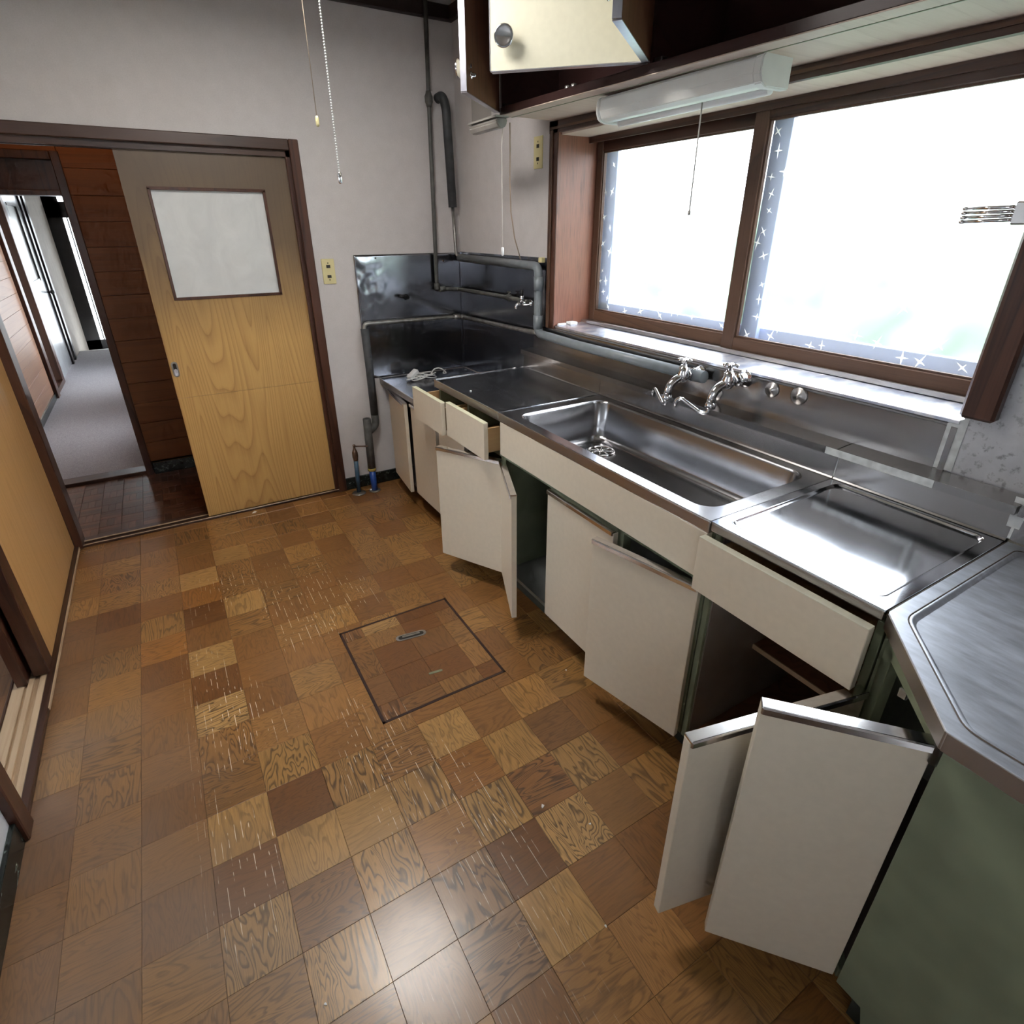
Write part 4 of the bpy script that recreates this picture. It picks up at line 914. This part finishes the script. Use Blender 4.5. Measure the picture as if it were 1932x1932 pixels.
# thin steel pipe loop to the floor
lp = thing('steel_pipe', 'thin steel pipe along both splash sheets with a lagged drop to the floor', 'pipe', (-.6, -.04, .4))
m = MB(); m.tube([(-.612, -.030, .90), (-.612, -.030, .951), (-.034, -.030, .948), (-.030, -.80, .965), (-.034, -.850, .972)], .0115, 14, .03); obj('run', m, 'steel_pipe', lp)
m = MB(); m.lathe([(.015, -.02), (.015, .02)], (-.055, -.030, .948), (1, 0, 0)).lathe([(.015, -.015), (.015, .015)], (-.032, -.07, .949), (0, 1, 0)); obj('elbow', m, 'steel_pipe', lp)
m = MB(); m.tube([(-.612, -.032, .925), (-.610, -.035, .70), (-.612, -.040, .43)], .0215, 16); obj('lagging', m, 'lagging', lp)
m = MB(); m.tube([(-.612, -.040, .44), (-.614, -.050, .385), (-.668, -.078, .360)], .0215, 16, .03); obj('elbow', m, 'grey_sleeve', lp)
m = MB(); m.tube([(-.676, -.080, .130), (-.672, -.080, .440)], .0225, 18); m.lathe([(.019, 0), (.019, .001)], (-.672, -.08, .4405)); obj('sleeve', m, 'grey_sleeve', lp)
m = MB(); m.lathe([(.015, 0), (.015, .0012)], (-.672, -.08, .4410)); obj('sleeve_mouth', m, 'slot', lp)
m = MB(); m.lathe([(.0232, 0), (.0232, .016)], (-.676, -.080, .122)); obj('tape_band', m, 'yellow_tape', lp)
m = MB(); m.tube([(-.679, -.100, .0), (-.676, -.081, .125)], .0185, 16); obj('blue_foot', m, 'blue_pipe', lp)
m = MB(); m.lathe([(.034, 0), (.034, .003), (.022, .006)], (-.679, -.100, .0)); obj('floor_flange', m, 'steel_pipe', lp)
# capped stub pipe with tap handle
cp = thing('capped_pipe', 'short navy pipe with a brass stop valve standing on the floor', 'pipe', (-.775, -.09, 0))
m = MB(); m.tube([(-.772, -.090, 0), (-.765, -.085, .215)], .0125, 14); obj('pipe', m, 'navy_pipe', cp)
m = MB(); m.lathe([(.040, 0), (.040, .003), (.026, .006), (.014, .009)], (-.772, -.090, 0)); obj('floor_flange', m, 'steel_pipe', cp)
m = MB(); m.lathe([(.0135, 0), (.0145, .010), (.017, .025), (.016, .05), (.011, .064), (.007, .075), (.007, .090), (.009, .094), (.005, .098)], (-.765, -.085, .205)); obj('valve', m, 'brass', cp)
m = MB(); m.tube([(-.765, -.085, .292), (-.70, -.115, .290)], .0045, 10); m.lathe([(.006, 0), (.0065, .008)], (-.700, -.115, .287)); obj('lever', m, 'brass', cp)
for q in ((683, 917), (700, 926)): pt = onZ(0, *q); m = MB(); m.lathe([(.0065, 0), (.0065, .010), (.003, .012)], (pt.x, pt.y, 0)); single('screw_cap', m, 'white_plastic', 'small white screw cap ' + ('behind the navy stub pipe' if q[0] < 690 else 'at the foot of the bright blue pipe'), 'cap', 'white screw caps by the pipes')
# thin dark gas pipe from the ceiling
gs = thing('gas_pipe', 'thin dark gas pipe dropping from the ceiling to a tap in the corner', 'pipe', (-.16, -.03, 1.1))
m = MB(); m.tube([(-.150, -.034, 2.40), (-.160, -.032, 1.96), (-.171, -.030, 1.106), (-.034, -.030, 1.100), (-.030, -.56, 1.104), (-.030, -.765, 1.100)], .0105, 14, .025); obj('run', m, 'iron_pipe', gs)
m = MB(); m.lathe([(.012, -.034), (.015, -.022), (.020, -.012), (.020, .012), (.015, .022), (.012, .034)], (-.1592, -.032, 2.00)); obj('union', m, 'iron_pipe', gs)
m = MB(); m.lathe([(.016, -.018), (.016, .018)], (-.1705, -.030, 1.12)).lathe([(.015, -.018), (.015, .018)], (-.14, -.030, 1.105), (1, 0, 0)); obj('elbow', m, 'iron_pipe', gs)
m = MB(); m.lathe([(.013, -.02), (.016, -.008), (.016, .008), (.013, .02)], (-.030, -.590, 1.104), (0, 1, 0)).tube([(-.030, -.590, 1.085), (-.030, -.590, 1.13)], .004, 8).tube([(-.03, -.575, 1.13), (-.03, -.605, 1.13)], .0035, 8); obj('stop_valve', m, 'iron_pipe', gs)
tp = MB(); tp.lathe([(.017, 0), (.017, .004), (.010, .008), (.010, .045)], (-.004, -.748, 1.092), (-1, 0, 0)).tube([(-.045, -.748, 1.092), (-.075, -.740, 1.090), (-.080, -.736, 1.068)], .0085, 12, .012).lathe([(.010, 0), (.010, .028), (.006, .030)], (-.052, -.748, 1.098)).tube([(-.052, -.735, 1.092), (-.052, -.712, 1.092), (-.056, -.708, 1.070)], .007, 10, .01)
gt = thing('gas_tap', 'small chrome double gas tap on the corner splash sheet', 'tap', (-.03, -.745, 1.09)); obj('body', tp, 'chrome', gt)
m = MB(); m.lathe([(.0075, 0), (.008, .022), (.005, .026)], (-.052, -.748, 1.128)); obj('toggle', m, 'black_rubber', gt)
bv = thing('gas_cock', 'black gas cock sticking out of the back splash sheet', 'tap', (-.37, -.03, 1.07))
m = MB(); m.lathe([(.016, 0), (.016, .006), (.010, .010), (.010, .035)], (-.352, -.004, 1.072), (0, -1, 0)).tube([(-.352, -.035, 1.072), (-.385, -.045, 1.080), (-.402, -.046, 1.082)], .010, 12, 0, [1, 1, .8]); obj('body', m, 'black_rubber', bv)
# lagged pipe stub in the corner
ig = thing('lagged_pipe', 'dark lagged pipe bending out of the back wall near the corner', 'pipe', (-.07, -.04, 1.3))
m = MB(); m.tube([(-.098, .0, 2.012), (-.088, -.040, 2.020), (-.074, -.048, 1.97), (-.060, -.048, 1.52)], .0225, 16, .03); obj('lagging', m, 'lagging', ig)
m = MB(); m.tube([(-.060, -.048, 1.53), (-.050, -.046, 1.285), (-.036, -.060, 1.268)], .0085, 12, .02); obj('pipe', m, 'steel_pipe', ig)
# ================================================================== SOCKETS
def outlet(c, n, label):
    t = thing('wall_socket', label, 'socket', c)
    n = Vector(n); r = Vector((0, 0, 1)).cross(n); C_ = Vector(c)
    def bb(u0, u1, v0, v1, d0, d1, bev=0.0):
        pts = [C_ + r * a + Vector((0, 0, b_)) + n * d for a in (u0, u1) for b_ in (v0, v1) for d in (d0, d1)]
        return MB().box(min(p.x for p in pts), max(p.x for p in pts), min(p.y for p in pts), max(p.y for p in pts), min(p.z for p in pts), max(p.z for p in pts), bev)
    obj('plate', bb(-.032, .032, -.060, .060, 0, .006, .0012), 'ivory', t)
    for z in (.024, -.024):
        obj('slot', bb(-.010, .010, z - .007, z + .007, .0055, .0066), 'slot', t)
        zz = z + (.016 if z > 0 else -.016); obj('pin_hole', bb(-.0025, .0025, zz - .003, zz + .003, .0055, .0064), 'slot', t)
outlet((-.756, -.0005, 1.219), (0, -1, 0), 'ivory double socket between the sliding door and the splash sheet')
outlet((-.0005, -.797, 1.710), (-1, 0, 0), 'ivory double socket left of the window casing')
# ================================================================== WALL CUPBOARD
uc = thing('wall_cupboard', 'dark brown wall cupboard over the window with its cream doors hanging open', 'cupboard', (-.14, -1.75, 1.8))
tilt = lambda v: Vector((v.x, v.y, v.z + .0065 + (v.y + .93) * .0165))
UX, UY0, UY1, UZ0, UZ1 = -.270, -.930, -2.620, 1.800, 2.330
U = lambda m: m.xform(tilt)
obj('bottom_board', U(B(UX + .014, -.001, UY1, UY0, UZ0, UZ0 + .006)), 'soffit', uc)
obj('inner_floor', U(B(UX + .012, -.001, UY1, UY0, UZ0 + .007, UZ0 + .020)), 'cab_dark', uc)
obj('edge_strip', U(B(UX + .000, UX + .052, UY1, UY0, UZ0 - .003, UZ0 - .0002, .0008)), 'soffit', uc)
obj('front_edge', U(B(UX, UX + .014, UY1, UY0, UZ0, UZ0 + .024, .001)), 'cab_dark', uc)
obj('edge_line', U(B(UX + .052, UX + .056, UY1, UY0, UZ0 - .004, UZ0 - .0002)), 'sage', uc)
for y in (UY0, -1.728, UY1 + .018): obj('side_panel', U(B(UX + .001, -.001, y - .018, y, UZ0 + .006, UZ1)), 'cab_dark', uc)
obj('back_panel', U(B(-.012, -.001, UY1, UY0, UZ0 + .02, UZ1)), 'cab_dark', uc)
obj('top_board', U(B(UX, -.001, UY1, UY0, UZ1, UZ1 + .016)), 'cab_dark', uc)
def up_door(hinge, free, zb, outer_left, knob=True, lower=0.0):
    """door whose cream outer face is left of hinge->free when outer_left"""
    u = Vector((free[0] - hinge[0], free[1] - hinge[1])); L = u.length; un = u.normalized()
    nl = Vector((-un.y, un.x)); so = nl if outer_left else -nl
    z1 = 2.318
    off_in = 0.0
    def bd(mat, d0, d1, z0=zb, zz=z1, a=0.0, b_=L, name='door', par=uc, bev=.0006):
        m = MB(); p0 = Vector(hinge) + un * a + so * d0
        b = bmesh.new(); bmesh.ops.create_cube(b, size=1.0)
        for v in b.verts:
            p = p0 + un * ((v.co.x + .5) * (b_ - a)) + so * ((v.co.y + .5) * (d1 - d0)); v.co = Vector((p.x, p.y, z0 + (v.co.z + .5) * (zz - z0)))
        bmesh.ops.recalc_face_normals(b, faces=b.faces[:])
        if bev: bmesh.ops.bevel(b, geom=b.edges[:], offset=bev, segments=1, affect='EDGES')
        m.add(b); return obj(name, m, mat, par)
    d = bd('cab_wood', 0, .012); bd('upper_cream', .012, .019, name='face', par=d)
    bd('alu_strip', -.001, .020, zb - .003, zb - .0002, name='bottom_edge', par=d); bd('alu_strip', -.001, .020, zb, z1, L - .0002, L + .003, 'free_edge', d)
    if knob:
        c0 = Vector(hinge) + un * (L - .045) + so * .019; ko = Vector((c0.x, c0.y, zb + .072))
        m = MB(); m.lathe([(.009, 0), (.009, .012), (.022, .017), (.027, .021), (.0275, .025), (.025, .026), (.018, .0235), (.0, .0225)], ko, (so.x, so.y, 0), 28); obj('knob', m, 'chrome', d)
        ki = Vector(hinge) + un * (L - .040) + so * -.001
        m = MB(); m.lathe([(.010, 0), (.010, .004), (.005, .006), (.005, .016), (.002, .018)], (ki.x, ki.y, zb + .050), (-so.x, -so.y, 0), 14).lathe([(.006, 0), (.006, .003)], (ki.x, ki.y, zb + .075), (-so.x, -so.y, 0), 10); obj('catch', m, 'chrome', d)
    return d
up_door((-.272, -.935), (-.540, -1.190), 1.816, False)
up_door((-.274, -1.728), (-.576, -1.424), 1.820, True)
up_door((-.274, -1.742), (-.568, -1.966), 1.820, False)
up_door((-.272, -2.610), (-.660, -2.500), 1.806, True)
for y in (-.955, -1.712, -1.765):
    zz = 1.826 + (y + .93) * .0165; obj('hinge', B(-.268, -.232, y - .014, y + .014, zz, zz + .014, .002), 'hinge', uc)
for (y) in (-1.318, -1.352):
    zz = 1.829 + (y + .93) * .0165; m = MB(); m.lathe([(.008, 0), (.010, .006), (.010, .016), (.004, .018)], (-.235, y, zz)); obj('catch_roller', m, 'steel_pipe', uc)
# acrylic plate and grey strip light at the left end
gl = thing('strip_lamp', 'small grey plastic strip lamp under the left end of the wall cupboard', 'lamp', (-.29, -.86, 1.79))
m = MB(); m.prism([(-.318, 1.786), (-.318, 1.776), (-.306, 1.758), (-.282, 1.758), (-.270, 1.776), (-.270, 1.790)], 'y', -.990, -.765, .004); obj('housing', m, 'grey_plastic', gl)
m = MB(); m.prism([(-.322, 1.7905), (-.266, 1.7905), (-.266, 1.797), (-.322, 1.797)], 'y', -.992, -.762); obj('mounting_plate', m, 'grey_plastic', gl)
m = MB(); m.prism([(-.915, 1.797), (-.760, 1.797), (-.760, 1.90), (-.915, 1.822)], 'x', -.300, -.297); obj('acrylic_plate', m, 'acrylic', gl)
pc0 = Vector((-.270, -.955, 1.775)); pcx = onX(-.270, 948, 466)
m = MB(); m.tube([pc0, (-.270, pcx.y, 1.70), pcx], .0016, 6); obj('pull_cord', m, 'cord_white', gl)
m = MB(); m.lathe([(.003, .0), (.0055, .006), (.006, .03), (.003, .034)], (pcx.x, pcx.y, pcx.z - .034)); obj('cord_weight', m, 'white_plastic', gl)
m = MB(); pts = [onX(-.02 - .20 * (1 - k / 5), *q) for k, q in enumerate(((962, 232), (962.5, 280), (962, 340), (964, 400), (971, 450), (984, 496)))]; m.tube(pts, .0028, 8); single('loose_cable', m, 'cord_tan', 'thin tan cable hanging loose in front of the corner wall', 'cable')
# fluorescent batten under the cupboard
fb_ = thing('batten_lamp', 'white fluorescent batten lamp hanging under the wall cupboard over the window', 'lamp', (-.15, -1.76, 1.75))
m = MB(); m.prism([(-.100, 1.7905), (-.196, 1.7905), (-.204, 1.782), (-.206, 1.752), (-.198, 1.733), (-.180, 1.726), (-.155, 1.726), (-.148, 1.734), (-.100, 1.734)], 'y', -2.028, -1.452, .0015); obj('housing', m, 'lamp_white', fb_)
m = MB(); m.prism([(-.098, 1.7915), (-.198, 1.7915), (-.208, 1.782), (-.210, 1.750), (-.201, 1.730), (-.182, 1.722), (-.098, 1.724)], 'y', -2.052, -2.028, .003); obj('end_cap', m, 'lamp_white', fb_)
m = MB(); m.prism([(-.098, 1.7915), (-.198, 1.7915), (-.208, 1.782), (-.210, 1.750), (-.201, 1.730), (-.182, 1.722), (-.098, 1.724)], 'y', -1.452, -1.438, .003); obj('end_cap', m, 'lamp_white', fb_)
m = MB(); m.tube([(-.125, -2.02, 1.728), (-.125, -1.46, 1.728)], .012, 14); obj('tube', m, 'white_plastic', fb_)
cb = onX(-.150, 1301, 396)
m = MB(); m.tube([(-.150, cb.y, 1.728), (-.150, cb.y, 1.60), tuple(cb)], .0022, 6); obj('pull_cord', m, 'grey_plastic', fb_)
m = MB(); m.lathe([(.0015, .016), (.004, .010), (.0045, 0)], (cb.x, cb.y, cb.z - .014)); obj('cord_weight', m, 'grey_plastic', fb_)
# towel hanger on the right casing
th_ = thing('towel_hanger', 'chrome four-arm towel hanger on the right window casing', 'towel hanger', (-.05, -2.6, 1.44))
zc_ = [1.458, 1.446, 1.435, 1.424]
for k, (pa, pb) in enumerate((((1822, 394), (1922, 390)), ((1819, 402.5), (1921, 398)), ((1817, 411), (1920, 406)), ((1814, 419), (1919, 414)))):
    p, q = onX(-.055 - .004 * k, *pa), onX(-.055, *pb); m = MB(); m.tube([p, q], .0037, 10); m.lathe([(.0036, -.004), (.0042, 0), (.0036, .004)], p, (0, 1, 0), 10); obj('arm', m, 'chrome', th_)
q0, q1 = onX(-.055, 1924, 386), onX(-.055, 1916, 421)
m = MB(); m.box(-.066, -.032, min(q0.y, q1.y) - .022, max(q0.y, q1.y) + .004, q1.z - .003, q0.z + .006, .003); obj('pivot_block', m, 'chrome', th_)
# ================================================================== CEILING LAMP WITH CHAINS
lx, ly = -1.13, -1.37
cl = thing('ceiling_lamp', 'round white ceiling lamp with a lit ring tube and pull chains', 'lamp', (lx, ly, ZC))
m = MB(); m.lathe([(.07, 0), (.07, -.05), (.12, -.06), (.26, -.095), (.280, -.150), (.276, -.151), (.255, -.100), (.11, -.07), (.02, -.068)], (lx, ly, ZC), (0, 0, 1), 40); obj('shade', m, 'lamp_white', cl)
def torus(R, r, z):
    b = bmesh.new(); rr = []
    for i in range(48):
        a = 2 * math.pi * i / 48; rr.append([b.verts.new((lx + (R + r * math.cos(2 * math.pi * k / 12)) * math.cos(a), ly + (R + r * math.cos(2 * math.pi * k / 12)) * math.sin(a), z + r * math.sin(2 * math.pi * k / 12))) for k in range(12)])
    for i in range(48):
        for k in range(12): f = b.faces.new((rr[i][k], rr[(i + 1) % 48][k], rr[(i + 1) % 48][(k + 1) % 12], rr[i][(k + 1) % 12])); f.smooth = True
    bmesh.ops.recalc_face_normals(b, faces=b.faces[:]); m = MB(); m.add(b); return m
obj('ring_tube', torus(.185, .016, ZC - .125), 'tube', cl); obj('ring_tube', torus(.125, .016, ZC - .115), 'tube', cl)
yy = -1.35; p0, p1 = onY(yy, 600, 0), onY(yy, 642, 326); cx_ = (p0.x + p1.x) / 2
ch = MB(); nb = int((ZC - .08 - p1.z) / .0062)
for k in range(nb):
    ch.lathe([(.0006, -.0026), (.0020, -.0014), (.0024, 0), (.0020, .0014), (.0006, .0026)], (cx_, yy, p1.z + k * .0062), (0, 0, 1), 6)
ch.tube([(cx_, yy, p1.z), (cx_, yy, ZC - .07)], .0008, 5)
obj('bead_chain', ch, 'white_plastic', cl); m = MB(); m.lathe([(.003, 0), (.0052, .003), (.0052, .026), (.003, .029)], (cx_, yy, p1.z - .027)); obj('chain_weight', m, 'chrome', cl)
yy2 = -1.20; p2_, p3 = onY(yy2, 578, 60), onY(yy2, 598, 228); cx2 = (p2_.x + p3.x) / 2
m = MB(); m.tube([(cx2, yy2, p3.z), (cx2, yy2, ZC - .09)], .0012, 6); obj('pull_cord', m, 'cord_tan', cl)
m = MB(); m.lathe([(.003, .012), (.0048, .006), (.0052, -.010), (.003, -.014)], (cx2, yy2, p3.z)); obj('cord_weight', m, 'ivory', cl)
# ================================================================== SMALL THINGS
ex = thing('extension_lead', 'white extension lead coiled on the low hob counter', 'cable', (-.40, -.12, .645))
ec = onZ(.645, 795, 714)
m = MB(); pts = []
for k in range(110):
    a = k * .30; r1 = .046 + .026 * math.sin(k * .43); pts.append((ec.x + r1 * 1.25 * math.cos(a) + .008 * math.sin(k * .37), ec.y + r1 * .75 * math.sin(a) + .006 * math.cos(k * .9), .646 + .012 + .010 * math.sin(a * 1.7 + k * .05)))
m.tube(pts, .0030, 8); obj('coil', m, 'white_plastic', ex)
m = MB(); m.tube([(ec.x + .06, ec.y + .0, .655), (ec.x + .085, ec.y + .02, .685), (ec.x + .125, ec.y + .01, .690), (ec.x + .155, ec.y - .02, .660), (ec.x + .14, ec.y + .02, .652), (ec.x + .17, ec.y + .04, .668)], .0036, 8, .03); obj('loop', m, 'white_plastic', ex)
sbx = MB(); sbx.box(-.035, .035, -.018, .018, -.013, .013, .004)
sbx.xform(lambda v: Matrix.Rotation(.35, 3, 'Z') @ Matrix.Rotation(-.5, 3, 'Y') @ v + Vector((ec.x - .045, ec.y + .01, .672))); obj('plug_block', sbx, 'white_plastic', ex)
pt = onZ(.8, 888, 738); m = MB(); m.lathe([(.004, 0), (.004, .003), (.001, .004)], (pt.x, pt.y, .8)); single('white_crumb', m, 'paper', 'tiny white crumb on the left steel worktop', 'crumb')
def scrap(q, z, s, label, mat='paper', cat='scrap', grp=None):
    p = onZ(z, *q); m = MB(); r_ = random.uniform(0, 3)
    t = bmesh.new(); vs = [t.verts.new((p.x + s * rr * math.cos(a + r_), p.y + s * rr * math.sin(a + r_), z + .0005)) for a, rr in ((0, 1), (1.1, .5), (2.4, .9), (3.6, .45), (5, .8))]
    f = t.faces.new(vs); ex_ = bmesh.ops.extrude_face_region(t, geom=[f])
    for v in [g_ for g_ in ex_['geom'] if isinstance(g_, bmesh.types.BMVert)]: v.co.z += .002
    bmesh.ops.recalc_face_normals(t, faces=t.faces[:]); m.add(t); single('paper_scrap', m, mat, label, cat, grp)
scrap((1024, 1522), 0, .007, 'white curled paper scrap on a knotty floor tile'); scrap((1113, 1555), 0, .004, 'white fleck on the swirly floor tile')
scrap((1143, 1748), 0, .004, 'white chip at the corner of the pale striped tile'); scrap((480, 967), 0, .016, 'white tag lying in front of the sliding door')
scrap((1068, 1265), 0, .004, 'pale crumb on the floor below the sink cupboard doors'); scrap((615, 1895), 0, .004, 'pale dried drip on a zebra grained floor tile')
